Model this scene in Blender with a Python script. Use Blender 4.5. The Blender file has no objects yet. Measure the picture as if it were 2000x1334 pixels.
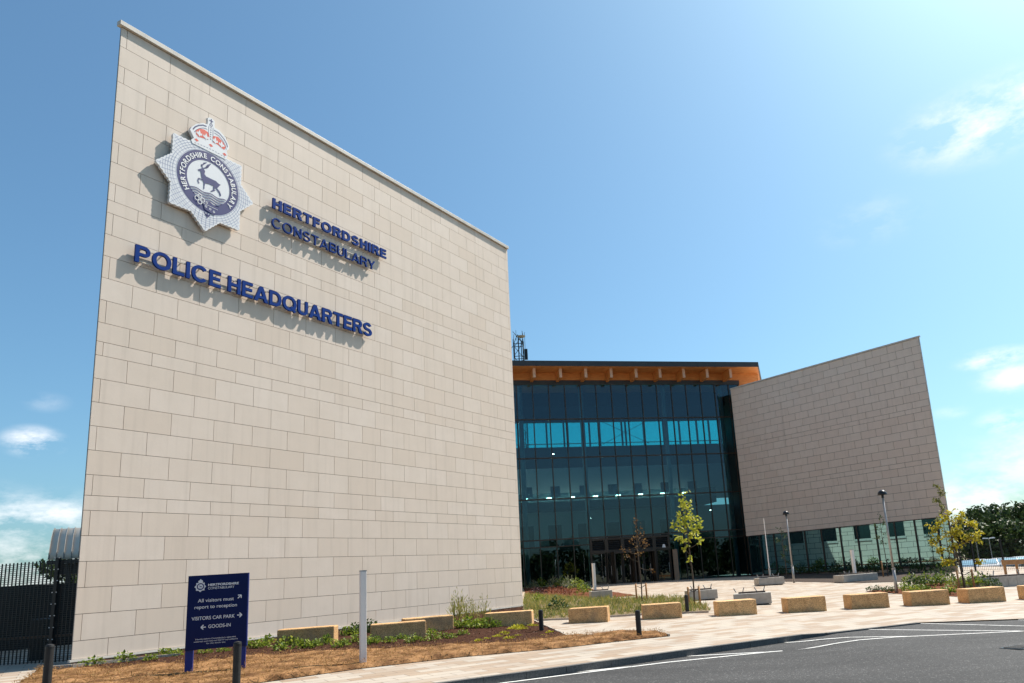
import bpy, bmesh, math, random
import numpy as np
from mathutils import Vector, Matrix
sc = bpy.context.scene
COL = sc.collection
rnd = random.Random(7)
PI = math.pi

# ------------------------------------------------------------------ camera
FPX, CX, CY = 1450.0, 1162.667, 804.206
R = np.array([0.99768535, 0.01440567, -0.06645619])
U = np.array([0.06799963, -0.2113589, 0.97504024])
W = np.cross(U, R)
cam = bpy.data.cameras.new('Camera')
cam.sensor_width = 36.0
cam.lens = FPX / 2000 * 36
cam.shift_x = (1000 - CX) / 2000
cam.shift_y = (CY - 667) / 2000
cam.clip_end = 3000
camo = bpy.data.objects.new('Camera', cam)
camo.matrix_world = Matrix(((R[0], U[0], -W[0], 0), (R[1], U[1], -W[1], 0), (R[2], U[2], -W[2], 0), (0, 0, 0, 1)))
COL.objects.link(camo)
sc.camera = camo

def ray(x, y): return W + R * ((x - CX) / FPX) - U * ((y - CY) / FPX)
def g(x, y):
    return (-1.73 - .0206 * min(max(x, -14), 30) + .01134 * min(max(y, -5), 62)
            + .22 * math.exp(-((x - 11) / 10) ** 2 - ((y - 55) / 14) ** 2))
def gp(px, py, off=0):
    """the ground point seen at a pixel of the photograph"""
    d = ray(px, py); t = 20.
    for _ in range(80):
        P = d * t; t = .5 * t + .5 * (g(P[0], P[1]) + off) / d[2]
    return float(P[0]), float(P[1])

# ------------------------------------------------------------------ sky and sun
SUN_EL, SUN_AZ = math.radians(54), math.radians(52)      # azimuth from +Y towards +X
world = bpy.data.worlds.new('World'); sc.world = world; world.use_nodes = True
nt = world.node_tree; nt.nodes.clear()
def wn(t, **k):
    n = nt.nodes.new(t)
    for a, b in k.items(): setattr(n, a, b)
    return n
wout = wn('ShaderNodeOutputWorld'); wbg = wn('ShaderNodeBackground'); wbg.inputs['Strength'].default_value = .11
sky = wn('ShaderNodeTexSky', sky_type='NISHITA', sun_disc=False, sun_elevation=SUN_EL, sun_rotation=SUN_AZ,
         altitude=50, air_density=1.0, dust_density=2.0, ozone_density=2.6)
tc = wn('ShaderNodeTexCoord')
nz = wn('ShaderNodeTexNoise'); nz.inputs['Scale'].default_value = 17; nz.inputs['Detail'].default_value = 9; nz.inputs['Roughness'].default_value = .62
mp = wn('ShaderNodeMapping'); mp.inputs['Scale'].default_value = (1, 1, 2.2)
nt.links.new(tc.outputs['Generated'], mp.inputs['Vector']); nt.links.new(mp.outputs[0], nz.inputs['Vector'])
def m(op, a, b=None, c=None, clamp=False):
    n = wn('ShaderNodeMath', operation=op, use_clamp=clamp)
    for i, v in enumerate((a, b, c)):
        if v is None: continue
        if isinstance(v, (int, float)): n.inputs[i].default_value = v
        else: nt.links.new(v, n.inputs[i])
    return n.outputs[0]
total = None
# clouds: direction (through the photograph's pixel), half width, half height in radians, density
CLOUDS = [(64, 862, .026, .015, 1.0), (40, 1015, .085, .03, .75), (20, 1120, .20, .05, .75), (2000, 1030, .2, .04, .6), (120, 1000, .03, .016, .8), (90, 785, .02, .010, .18),
          (1925, 235, .09, .04, .75), (1985, 200, .05, .035, .7), (1700, 430, .06, .03, .15), (1945, 700, .04, .012, .9), (1985, 735, .04, .018, .8),
          (1965, 825, .03, .016, .7), (1930, 975, .10, .04, .8), (1860, 805, .02, .008, .3), (2060, 900, .10, .05, .6), (-140, 1000, .10, .03, .7)]
for px, py, hw, hh, den in CLOUDS:
    d = Vector(ray(px, py)).normalized()
    side = Vector((d.y, -d.x, 0)).normalized(); upv = side.cross(d)
    vs = wn('ShaderNodeVectorMath', operation='DOT_PRODUCT'); nt.links.new(tc.outputs['Generated'], vs.inputs[0]); vs.inputs[1].default_value = side
    vu = wn('ShaderNodeVectorMath', operation='DOT_PRODUCT'); nt.links.new(tc.outputs['Generated'], vu.inputs[0]); vu.inputs[1].default_value = upv
    vd = wn('ShaderNodeVectorMath', operation='DOT_PRODUCT'); nt.links.new(tc.outputs['Generated'], vd.inputs[0]); vd.inputs[1].default_value = d
    a = m('DIVIDE', vs.outputs['Value'], hw); b = m('DIVIDE', vu.outputs['Value'], hh)
    rr = m('ADD', m('MULTIPLY', a, a), m('MULTIPLY', b, b))
    f = m('SUBTRACT', 1.0, m('MULTIPLY', rr, .5), clamp=True); f = m('MULTIPLY', f, f)
    f = m('MULTIPLY', f, m('GREATER_THAN', vd.outputs['Value'], 0))
    f = m('MULTIPLY', f, den)
    total = f if total is None else m('MAXIMUM', total, f)
nn = m('MULTIPLY', m('SUBTRACT', nz.outputs['Fac'], .40), 4.5, clamp=True)
cl = m('MULTIPLY', total, nn, clamp=True)
mix = wn('ShaderNodeMix', data_type='RGBA'); nt.links.new(cl, mix.inputs['Factor'])
tint = wn('ShaderNodeMix', data_type='RGBA', blend_type='MULTIPLY'); tint.inputs['Factor'].default_value = 1
nt.links.new(sky.outputs[0], tint.inputs['A']); tint.inputs['B'].default_value = (.655, .92, .955, 1)
nt.links.new(tint.outputs['Result'], mix.inputs['A']); mix.inputs['B'].default_value = (7.6, 7.6, 7.7, 1)
nt.links.new(mix.outputs['Result'], wbg.inputs['Color']); nt.links.new(wbg.outputs[0], wout.inputs[0])
sl = bpy.data.lights.new('Sun', 'SUN'); sl.energy = 4.7; sl.angle = math.radians(.5); sl.color = (1, .92, .82)
so = bpy.data.objects.new('Sun', sl); COL.objects.link(so)
sdir = Vector((math.sin(SUN_AZ) * math.cos(SUN_EL), math.cos(SUN_AZ) * math.cos(SUN_EL), math.sin(SUN_EL)))
so.rotation_euler = sdir.to_track_quat('Z', 'Y').to_euler(); so.location = (40, 40, 60)
sc.view_settings.view_transform = 'Standard'; sc.view_settings.look = 'None'
sc.view_settings.exposure = .62; sc.view_settings.gamma = 1
sc.cycles.max_bounces = 8; sc.cycles.transparent_max_bounces = 12; sc.cycles.caustics_reflective = False; sc.cycles.caustics_refractive = False

# ------------------------------------------------------------------ materials
def newmat(name):
    mt = bpy.data.materials.new(name); mt.use_nodes = True
    t = mt.node_tree; b = t.nodes['Principled BSDF']
    return mt, t, b
def N(t, ty, **k):
    n = t.nodes.new(ty)
    for a, b in k.items(): setattr(n, a, b)
    return n
def rgba(c): return (c[0], c[1], c[2], 1)
def mat(name, c, c2=None, rough=.7, scale=6, metal=0, bump=0, bscale=None, detail=5, spec=.4, lo=.35, hi=.65, stretch=None):
    """base colour mottled by noise towards c2, with an optional fine bump"""
    mt, t, b = newmat(name)
    b.inputs['Roughness'].default_value = rough; b.inputs['Metallic'].default_value = metal
    b.inputs['Specular IOR Level'].default_value = spec
    co = N(t, 'ShaderNodeTexCoord'); src = co.outputs['Object']
    if stretch:
        mpn = N(t, 'ShaderNodeMapping'); mpn.inputs['Scale'].default_value = stretch; t.links.new(src, mpn.inputs['Vector']); src = mpn.outputs[0]
    if c2 is None: c2 = tuple(v * .82 for v in c)
    nz = N(t, 'ShaderNodeTexNoise'); nz.inputs['Scale'].default_value = scale; nz.inputs['Detail'].default_value = detail
    t.links.new(src, nz.inputs['Vector'])
    rp = N(t, 'ShaderNodeValToRGB'); rp.color_ramp.elements[0].position = lo; rp.color_ramp.elements[1].position = hi
    rp.color_ramp.elements[0].color = rgba(c2); rp.color_ramp.elements[1].color = rgba(c)
    t.links.new(nz.outputs['Fac'], rp.inputs['Fac']); t.links.new(rp.outputs['Color'], b.inputs['Base Color'])
    if bump:
        n2 = N(t, 'ShaderNodeTexNoise'); n2.inputs['Scale'].default_value = bscale or scale * 6; n2.inputs['Detail'].default_value = 4
        t.links.new(src, n2.inputs['Vector'])
        bp = N(t, 'ShaderNodeBump'); bp.inputs['Strength'].default_value = bump; bp.inputs['Distance'].default_value = .02
        t.links.new(n2.outputs['Fac'], bp.inputs['Height']); t.links.new(bp.outputs['Normal'], b.inputs['Normal'])
    return mt
def stone(name, c, warm, dark):
    """honed stone panels: every panel its own shade (face attribute), soft clouding inside"""
    mt, t, b = newmat(name); b.inputs['Roughness'].default_value = .62; b.inputs['Specular IOR Level'].default_value = .35
    at = N(t, 'ShaderNodeAttribute', attribute_name='tint')
    co = N(t, 'ShaderNodeTexCoord')
    n1 = N(t, 'ShaderNodeTexNoise'); n1.inputs['Scale'].default_value = 1.6; n1.inputs['Detail'].default_value = 7; n1.inputs['Roughness'].default_value = .65
    n2 = N(t, 'ShaderNodeTexNoise'); n2.inputs['Scale'].default_value = 28; n2.inputs['Detail'].default_value = 4
    t.links.new(co.outputs['Object'], n1.inputs['Vector']); t.links.new(co.outputs['Object'], n2.inputs['Vector'])
    m1 = N(t, 'ShaderNodeMix', data_type='RGBA'); m1.inputs['A'].default_value = rgba(warm); m1.inputs['B'].default_value = rgba(c)
    t.links.new(at.outputs['Fac'], m1.inputs['Factor'])
    r1 = N(t, 'ShaderNodeMapRange'); r1.inputs['From Min'].default_value = .35; r1.inputs['From Max'].default_value = .7; r1.inputs['To Max'].default_value = .45
    t.links.new(n1.outputs['Fac'], r1.inputs['Value'])
    m2 = N(t, 'ShaderNodeMix', data_type='RGBA'); t.links.new(r1.outputs[0], m2.inputs['Factor']); t.links.new(m1.outputs['Result'], m2.inputs['A']); m2.inputs['B'].default_value = rgba(dark)
    r2 = N(t, 'ShaderNodeMapRange'); r2.inputs['From Min'].default_value = .5; r2.inputs['From Max'].default_value = .75; r2.inputs['To Max'].default_value = .18
    t.links.new(n2.outputs['Fac'], r2.inputs['Value'])
    m3 = N(t, 'ShaderNodeMix', data_type='RGBA'); t.links.new(r2.outputs[0], m3.inputs['Factor']); t.links.new(m2.outputs['Result'], m3.inputs['A']); m3.inputs['B'].default_value = rgba(dark)
    mpn = N(t, 'ShaderNodeMapping'); mpn.inputs['Scale'].default_value = (2.4, 2.4, .10); t.links.new(co.outputs['Object'], mpn.inputs['Vector'])
    n4 = N(t, 'ShaderNodeTexNoise'); n4.inputs['Scale'].default_value = 2.2; n4.inputs['Detail'].default_value = 6; t.links.new(mpn.outputs[0], n4.inputs['Vector'])
    r4 = N(t, 'ShaderNodeMapRange'); r4.inputs['From Min'].default_value = .52; r4.inputs['From Max'].default_value = .75; r4.inputs['To Max'].default_value = .32; t.links.new(n4.outputs['Fac'], r4.inputs['Value'])
    m4 = N(t, 'ShaderNodeMix', data_type='RGBA'); t.links.new(r4.outputs[0], m4.inputs['Factor']); t.links.new(m3.outputs['Result'], m4.inputs['A']); m4.inputs['B'].default_value = rgba(tuple(v * .8 for v in dark))
    t.links.new(m4.outputs['Result'], b.inputs['Base Color'])
    bp = N(t, 'ShaderNodeBump'); bp.inputs['Strength'].default_value = .08; bp.inputs['Distance'].default_value = .01
    t.links.new(n2.outputs['Fac'], bp.inputs['Height']); t.links.new(bp.outputs['Normal'], b.inputs['Normal'])
    return mt
def leafmat(name, a, b_, c_=None, trans=.35, spec=.3):
    """leaves: shade varies from leaf to leaf"""
    mt, t, b = newmat(name)
    ge = N(t, 'ShaderNodeNewGeometry'); rp = N(t, 'ShaderNodeValToRGB')
    rp.color_ramp.elements[0].color = rgba(a); rp.color_ramp.elements[1].color = rgba(b_)
    if c_ is not None:
        e = rp.color_ramp.elements.new(.85); e.color = rgba(b_); rp.color_ramp.elements[-1].color = rgba(c_)
    t.links.new(ge.outputs['Random Per Island'], rp.inputs['Fac'])
    b.inputs['Roughness'].default_value = .5; b.inputs['Specular IOR Level'].default_value = spec
    t.links.new(rp.outputs['Color'], b.inputs['Base Color'])
    tr = N(t, 'ShaderNodeBsdfTranslucent'); t.links.new(rp.outputs['Color'], tr.inputs['Color'])
    ms = N(t, 'ShaderNodeMixShader'); ms.inputs[0].default_value = trans
    t.links.new(b.outputs[0], ms.inputs[1]); t.links.new(tr.outputs[0], ms.inputs[2])
    t.links.new(ms.outputs[0], t.nodes['Material Output'].inputs['Surface'])
    return mt
def glass(name, tint, refl, base=.1, gain=1.0, body=None):
    """tinted solar-control pane: part of the light passes (tinted), part is mirrored"""
    mt = bpy.data.materials.new(name); mt.use_nodes = True; t = mt.node_tree; t.nodes.clear()
    o = N(t, 'ShaderNodeOutputMaterial'); ms = N(t, 'ShaderNodeMixShader')
    if body is None: a = N(t, 'ShaderNodeBsdfTransparent')
    else: a = N(t, 'ShaderNodeBsdfDiffuse')
    a.inputs['Color'].default_value = rgba(tint if body is None else body)
    gl = N(t, 'ShaderNodeBsdfGlossy'); gl.inputs['Color'].default_value = rgba(refl); gl.inputs['Roughness'].default_value = .004
    fr = N(t, 'ShaderNodeFresnel'); fr.inputs['IOR'].default_value = 1.5
    ad = N(t, 'ShaderNodeMath', operation='MULTIPLY_ADD', use_clamp=True); ad.inputs[1].default_value = gain; ad.inputs[2].default_value = base
    co = N(t, 'ShaderNodeTexCoord'); nz = N(t, 'ShaderNodeTexNoise'); nz.inputs['Scale'].default_value = .5; nz.inputs['Detail'].default_value = 1
    bp = N(t, 'ShaderNodeBump'); bp.inputs['Strength'].default_value = .02; bp.inputs['Distance'].default_value = .05
    t.links.new(co.outputs['Object'], nz.inputs['Vector']); t.links.new(nz.outputs['Fac'], bp.inputs['Height']); t.links.new(bp.outputs['Normal'], gl.inputs['Normal'])
    t.links.new(fr.outputs[0], ad.inputs[0]); t.links.new(ad.outputs[0], ms.inputs[0])
    t.links.new(a.outputs[0], ms.inputs[1]); t.links.new(gl.outputs[0], ms.inputs[2]); t.links.new(ms.outputs[0], o.inputs['Surface'])
    return mt
def emis(name, c, s):
    mt, t, b = newmat(name); b.inputs['Emission Color'].default_value = rgba(c); b.inputs['Emission Strength'].default_value = s
    b.inputs['Base Color'].default_value = rgba(c); return mt

M = {}
M['stone_l'] = stone('pale_limestone', (.69, .595, .51), (.64, .535, .44), (.59, .50, .415))
M['stone_r'] = stone('tan_sandstone', (.74, .62, .52), (.71, .57, .47), (.65, .53, .435))
M['joint'] = mat('dark_joint', (.06, .05, .042), rough=.9)
M['coping'] = mat('pale_coping', (.58, .54, .48), rough=.45, scale=3)
M['plinth'] = mat('buff_plinth', (.40, .31, .22), (.34, .26, .18), rough=.8, scale=4, bump=.1)
M['render'] = mat('pale_render', (.5, .47, .42), rough=.85, scale=2)
M['white_wall'] = mat('white_plaster', (.82, .81, .79), (.78, .77, .75), rough=.8, scale=1)
M['dark_wall'] = mat('charcoal_panel', (.06, .065, .07), rough=.6, scale=2)
M['fascia'] = mat('charcoal_fascia', (.038, .04, .042), (.032, .034, .036), rough=.45, scale=2)
M['bronze'] = mat('bronze_aluminium', (.06, .045, .034), (.05, .037, .028), rough=.42, scale=3, metal=.3)
M['brownframe'] = mat('brown_aluminium', (.035, .022, .017), rough=.45, scale=3)
M['interior_floor'] = mat('grey_floor', (.2, .2, .2), rough=.3, scale=1)
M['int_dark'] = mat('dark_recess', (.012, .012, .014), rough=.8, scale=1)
M['column'] = mat('white_column', (.7, .72, .72), rough=.5, scale=2)
M['glass'] = glass('teal_curtain_glass', (.42, .62, .66), (.66, .78, .88), .03, .9)
M['backglass'] = glass('clear_back_glass', (.25, .99, .97), (.8, .9, .95), .0, .4)
M['backglass2'] = glass('added_roof_glass', (.85, .9, .9), (.8, .9, .95), .0, .4)
M['glass_r'] = glass('teal_mirror_glass', (0, 0, 0), (.38, .70, .74), .52, 1.0, body=(.006, .03, .032))
M['glass_dark'] = glass('dark_glass', (0, 0, 0), (.6, .7, .75), .08, 1.0, body=(.006, .007, .008))
M['louvre'] = mat('black_louvre', (.03, .032, .034), rough=.4, scale=3)
M['lamp_on'] = emis('lamp_on', (1, .9, .72), 90)
M['kerb'] = mat('grey_granite_kerb', (.14, .133, .125), (.085, .08, .076), rough=.8, scale=40, bump=.2, detail=3)
M['edging'] = mat('sandstone_edging', (.46, .40, .33), (.36, .31, .25), rough=.85, scale=9, bump=.2)
M['white_paint'] = mat('road_paint', (.72, .71, .68), (.42, .41, .39), rough=.7, scale=14, lo=.3, hi=.5)
M['navy'] = mat('navy_gloss_paint', (.002, .035, .21), (.002, .03, .19), rough=.4, scale=3, spec=.12)
M['navy_sign'] = mat('navy_sign_panel', (.003, .010, .075), (.003, .009, .068), rough=.4, spec=.2, scale=2)
M['navy_print'] = mat('navy_print', (.03, .035, .15), (.028, .033, .14), rough=.5, scale=3)
M['blue_edge'] = mat('sunlit_sign_blue', (.01, .03, .22), rough=.35, scale=3)
M['white_print'] = mat('white_print', (.86, .86, .86), (.84, .84, .84), rough=.5, scale=3)
M['badge_white'] = mat('badge_white', (.76, .77, .78), (.72, .73, .75), rough=.45, scale=2)
M['red_print'] = mat('red_print', (.72, .10, .06), (.66, .085, .05), rough=.5, scale=3)
M['line_print'] = mat('thin_blue_line', (.20, .25, .42), (.16, .2, .36), rough=.5, scale=3)
M['rail'] = mat('pale_mounting_rail', (.62, .54, .44), rough=.5, scale=3)
M['steel'] = mat('galvanised_steel', (.42, .41, .40), (.32, .31, .30), rough=.42, scale=8, metal=.55)
M['black_paint'] = mat('black_paint', (.012, .012, .013), (.009, .009, .01), rough=.35, scale=6)
M['black_plastic'] = mat('black_recycled_plastic', (.018, .017, .017), (.011, .011, .011), rough=.6, scale=9, bump=.2)
M['post_white'] = mat('pale_grey_paint', (.82, .77, .72), (.78, .73, .69), rough=.45, scale=3)
M['concrete'] = mat('pale_concrete', (.46, .42, .37), (.38, .345, .30), rough=.85, scale=7, bump=.15)
M['slat'] = mat('dark_timber_slat', (.07, .045, .035), (.05, .03, .022), rough=.6, scale=5, stretch=(1, 8, 8))
M['timber'] = mat('larch_timber', (.62, .27, .08), (.5, .19, .05), rough=.55, scale=2.2, stretch=(1, 1, 9), detail=6)
M['timber_lit'] = mat('lit_end_timber', (.62, .42, .30), (.54, .35, .24), rough=.6, scale=3)
M['stake'] = mat('pine_stake', (.48, .25, .10), (.38, .18, .07), rough=.7, scale=6)
M['rubber'] = mat('black_rubber', (.015, .014, .014), rough=.7)
M['bark'] = mat('grey_brown_bark', (.13, .10, .075), (.085, .062, .045), rough=.9, scale=14, bump=.3)
M['roofzinc'] = mat('pale_zinc', (.66, .59, .50), (.62, .55, .46), rough=.7, scale=2)
M['leaf_green'] = leafmat('bed_leaf_green', (.07, .13, .015), (.27, .33, .04), (.48, .48, .10))
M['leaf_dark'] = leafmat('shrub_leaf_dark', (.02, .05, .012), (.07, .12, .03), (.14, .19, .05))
M['leaf_yellow'] = leafmat('sedum_yellow', (.38, .36, .02), (.55, .50, .03), (.62, .58, .08))
M['leaf_lime'] = leafmat('sapling_lime', (.28, .34, .03), (.58, .58, .07), (.72, .68, .16))
M['leaf_gold'] = leafmat('sapling_gold', (.24, .24, .02), (.56, .47, .035), (.70, .60, .09))
M['leaf_brown'] = leafmat('sapling_brown', (.09, .05, .02), (.28, .15, .05), (.36, .24, .08))
M['leaf_olive'] = leafmat('thin_tree_leaf', (.10, .12, .03), (.28, .28, .08), (.36, .34, .12))
M['leaf_far'] = leafmat('woodland_leaf', (.014, .032, .01), (.06, .10, .028), (.13, .17, .055), trans=.25)
M['leaf_red'] = leafmat('russet_leaf', (.10, .03, .02), (.26, .09, .05), (.32, .15, .08))
M['leaf_purple'] = leafmat('purple_leaf', (.025, .012, .016), (.06, .025, .03), (.3, .2, .22))
M['leaf_grey'] = leafmat('grey_green_leaf', (.14, .17, .10), (.28, .32, .18), (.42, .36, .40))
M['straw'] = leafmat('dry_straw', (.20, .105, .035), (.35, .205, .08), (.46, .31, .14), spec=.08)
M['grass'] = leafmat('planter_grass', (.12, .17, .05), (.34, .32, .08), (.58, .42, .14))
M['weed'] = leafmat('weed_yellow_green', (.22, .24, .05), (.46, .42, .11), (.62, .50, .2))
M['chip'] = leafmat('bark_chip', (.014, .007, .005), (.07, .032, .019), (.26, .16, .12), trans=.05, spec=.05)
M['dry_soil'] = mat('sunburnt_turf', (.34, .185, .085), (.12, .06, .028), rough=.95, spec=.05, scale=2.2, bump=1, bscale=30, detail=12, lo=.38, hi=.6)
M['mulch'] = mat('bark_mulch', (.09, .042, .026), (.03, .014, .009), rough=.95, spec=.04, scale=20, bump=.9, bscale=50, detail=6)
M['red_mulch'] = mat('red_bark_mulch', (.19, .075, .04), (.09, .035, .02), rough=.95, spec=.05, scale=18, bump=.9, bscale=50)
M['far_ground'] = mat('dry_meadow', (.24, .20, .11), (.16, .15, .08), rough=.95, scale=.3, bump=.3, bscale=20)

def blockmat():
    mt, t, b = newmat('exposed_aggregate'); b.inputs['Roughness'].default_value = .8
    co = N(t, 'ShaderNodeTexCoord')
    v = N(t, 'ShaderNodeTexVoronoi'); v.inputs['Scale'].default_value = 75
    nz = N(t, 'ShaderNodeTexNoise'); nz.inputs['Scale'].default_value = 4; nz.inputs['Detail'].default_value = 6
    t.links.new(co.outputs['Object'], v.inputs['Vector']); t.links.new(co.outputs['Object'], nz.inputs['Vector'])
    rp = N(t, 'ShaderNodeValToRGB'); rp.color_ramp.elements[0].color = (.44, .22, .08, 1); rp.color_ramp.elements[1].color = (.90, .56, .25, 1)
    rp.color_ramp.elements[0].position = .05; rp.color_ramp.elements[1].position = .75
    sx = N(t, 'ShaderNodeSeparateColor'); t.links.new(v.outputs['Color'], sx.inputs[0])
    t.links.new(sx.outputs[0], rp.inputs['Fac'])
    mx = N(t, 'ShaderNodeMix', data_type='RGBA', blend_type='MULTIPLY'); mx.inputs['Factor'].default_value = .6
    r2 = N(t, 'ShaderNodeValToRGB'); r2.color_ramp.elements[0].position = .3; r2.color_ramp.elements[1].position = .6
    r2.color_ramp.elements[0].color = (.6, .56, .5, 1); r2.color_ramp.elements[1].color = (1, 1, 1, 1)
    t.links.new(nz.outputs['Fac'], r2.inputs['Fac']); t.links.new(rp.outputs['Color'], mx.inputs['A']); t.links.new(r2.outputs['Color'], mx.inputs['B'])
    oi = N(t, 'ShaderNodeObjectInfo'); r3 = N(t, 'ShaderNodeValToRGB'); r3.color_ramp.elements[0].color = (.82, .80, .80, 1); r3.color_ramp.elements[1].color = (1.05, 1.06, 1.1, 1)
    t.links.new(oi.outputs['Random'], r3.inputs['Fac']); m3 = N(t, 'ShaderNodeMix', data_type='RGBA', blend_type='MULTIPLY'); m3.inputs['Factor'].default_value = 1
    t.links.new(mx.outputs['Result'], m3.inputs['A']); t.links.new(r3.outputs['Color'], m3.inputs['B'])
    n5 = N(t, 'ShaderNodeTexNoise'); n5.inputs['Scale'].default_value = 2.2; n5.inputs['Detail'].default_value = 8; va = N(t, 'ShaderNodeVectorMath', operation='ADD')
    sc3 = N(t, 'ShaderNodeVectorMath', operation='SCALE'); sc3.inputs['Scale'].default_value = .37; t.links.new(oi.outputs['Location'], sc3.inputs[0]); t.links.new(co.outputs['Object'], va.inputs[0]); t.links.new(sc3.outputs[0], va.inputs[1]); t.links.new(va.outputs[0], n5.inputs['Vector'])
    r5 = N(t, 'ShaderNodeMapRange'); r5.inputs['From Min'].default_value = .56; r5.inputs['From Max'].default_value = .72; r5.inputs['To Max'].default_value = .55; t.links.new(n5.outputs['Fac'], r5.inputs['Value'])
    m5 = N(t, 'ShaderNodeMix', data_type='RGBA'); t.links.new(r5.outputs[0], m5.inputs['Factor']); t.links.new(m3.outputs['Result'], m5.inputs['A']); m5.inputs['B'].default_value = (.26, .19, .12, 1)
    t.links.new(m5.outputs['Result'], b.inputs['Base Color'])
    bp = N(t, 'ShaderNodeBump'); bp.inputs['Strength'].default_value = .5; bp.inputs['Distance'].default_value = .008
    t.links.new(v.outputs['Distance'], bp.inputs['Height']); t.links.new(bp.outputs['Normal'], b.inputs['Normal'])
    return mt
M['block'] = blockmat()
def pavemat():
    """cream, buff and pinkish slabs laid in staggered courses parallel to the kerb"""
    mt, t, b = newmat('stone_paving'); b.inputs['Roughness'].default_value = .75
    co = N(t, 'ShaderNodeTexCoord'); mpn = N(t, 'ShaderNodeMapping'); mpn.inputs['Rotation'].default_value = (0, 0, -math.radians(35)); t.links.new(co.outputs['Object'], mpn.inputs['Vector'])
    br = N(t, 'ShaderNodeTexBrick'); br.inputs['Scale'].default_value = 1; br.inputs['Brick Width'].default_value = .6; br.inputs['Row Height'].default_value = .3
    br.inputs['Mortar Size'].default_value = .008; br.inputs['Mortar Smooth'].default_value = .3; br.inputs['Bias'].default_value = -.1
    br.inputs['Color1'].default_value = (0, 0, 0, 1); br.inputs['Color2'].default_value = (1, 1, 1, 1); br.inputs['Mortar'].default_value = (.5, .5, .5, 1)
    t.links.new(mpn.outputs[0], br.inputs['Vector'])
    rp = N(t, 'ShaderNodeValToRGB'); cr = rp.color_ramp; cr.interpolation = 'LINEAR'
    cr.elements[0].color = (.44, .375, .30, 1); cr.elements[1].color = (.29, .185, .115, 1)
    for p, c in ((.35, (.42, .36, .295)), (.6, (.36, .27, .195)), (.85, (.34, .25, .175))):
        e = cr.elements.new(p); e.color = rgba(c)
    t.links.new(br.outputs['Color'], rp.inputs['Fac'])
    nz = N(t, 'ShaderNodeTexNoise'); nz.inputs['Scale'].default_value = 1.1; nz.inputs['Detail'].default_value = 8; t.links.new(co.outputs['Object'], nz.inputs['Vector'])
    r2 = N(t, 'ShaderNodeMapRange'); r2.inputs['From Min'].default_value = .3; r2.inputs['From Max'].default_value = .7; r2.inputs['To Min'].default_value = .88; r2.inputs['To Max'].default_value = 1.05
    t.links.new(nz.outputs['Fac'], r2.inputs['Value'])
    mx = N(t, 'ShaderNodeMix', data_type='RGBA', blend_type='MULTIPLY'); mx.inputs['Factor'].default_value = 1
    t.links.new(rp.outputs['Color'], mx.inputs['A']); t.links.new(r2.outputs[0], mx.inputs['B'])
    m2 = N(t, 'ShaderNodeMix', data_type='RGBA'); t.links.new(br.outputs['Fac'], m2.inputs['Factor']); t.links.new(mx.outputs['Result'], m2.inputs['A']); m2.inputs['B'].default_value = (.14, .105, .075, 1)
    t.links.new(m2.outputs['Result'], b.inputs['Base Color'])
    return mt
M['paving'] = pavemat()
def roadmat():
    mt, t, b = newmat('asphalt'); b.inputs['Roughness'].default_value = .85
    co = N(t, 'ShaderNodeTexCoord')
    v = N(t, 'ShaderNodeTexVoronoi'); v.inputs['Scale'].default_value = 55; n1 = N(t, 'ShaderNodeTexNoise'); n1.inputs['Scale'].default_value = .9; n1.inputs['Detail'].default_value = 9; n1.inputs['Roughness'].default_value = .6
    mpn = N(t, 'ShaderNodeMapping'); mpn.inputs['Rotation'].default_value = (0, 0, -math.radians(25)); mpn.inputs['Scale'].default_value = (.35, 1.3, 1)
    t.links.new(co.outputs['Object'], v.inputs['Vector']); t.links.new(co.outputs['Object'], mpn.inputs['Vector']); t.links.new(mpn.outputs[0], n1.inputs['Vector'])
    sx = N(t, 'ShaderNodeSeparateColor'); t.links.new(v.outputs['Color'], sx.inputs[0])
    rp = N(t, 'ShaderNodeValToRGB'); rp.color_ramp.elements[0].color = (.016, .0155, .016, 1); rp.color_ramp.elements[1].color = (.040, .038, .038, 1)
    e = rp.color_ramp.elements.new(.93); e.color = (.044, .042, .041, 1); rp.color_ramp.elements[-1].color = (.16, .155, .15, 1)
    t.links.new(sx.outputs[0], rp.inputs['Fac'])
    r2 = N(t, 'ShaderNodeMapRange'); r2.inputs['From Min'].default_value = .3; r2.inputs['From Max'].default_value = .7; r2.inputs['To Min'].default_value = .58; r2.inputs['To Max'].default_value = 1.5
    t.links.new(n1.outputs['Fac'], r2.inputs['Value'])
    mx = N(t, 'ShaderNodeMix', data_type='RGBA', blend_type='MULTIPLY'); mx.inputs['Factor'].default_value = 1
    t.links.new(rp.outputs['Color'], mx.inputs['A']); t.links.new(r2.outputs[0], mx.inputs['B']); t.links.new(mx.outputs['Result'], b.inputs['Base Color'])
    bp = N(t, 'ShaderNodeBump'); bp.inputs['Strength'].default_value = .4; bp.inputs['Distance'].default_value = .01
    t.links.new(v.outputs['Distance'], bp.inputs['Height']); t.links.new(bp.outputs['Normal'], b.inputs['Normal'])
    return mt
M['road'] = roadmat()

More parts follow.
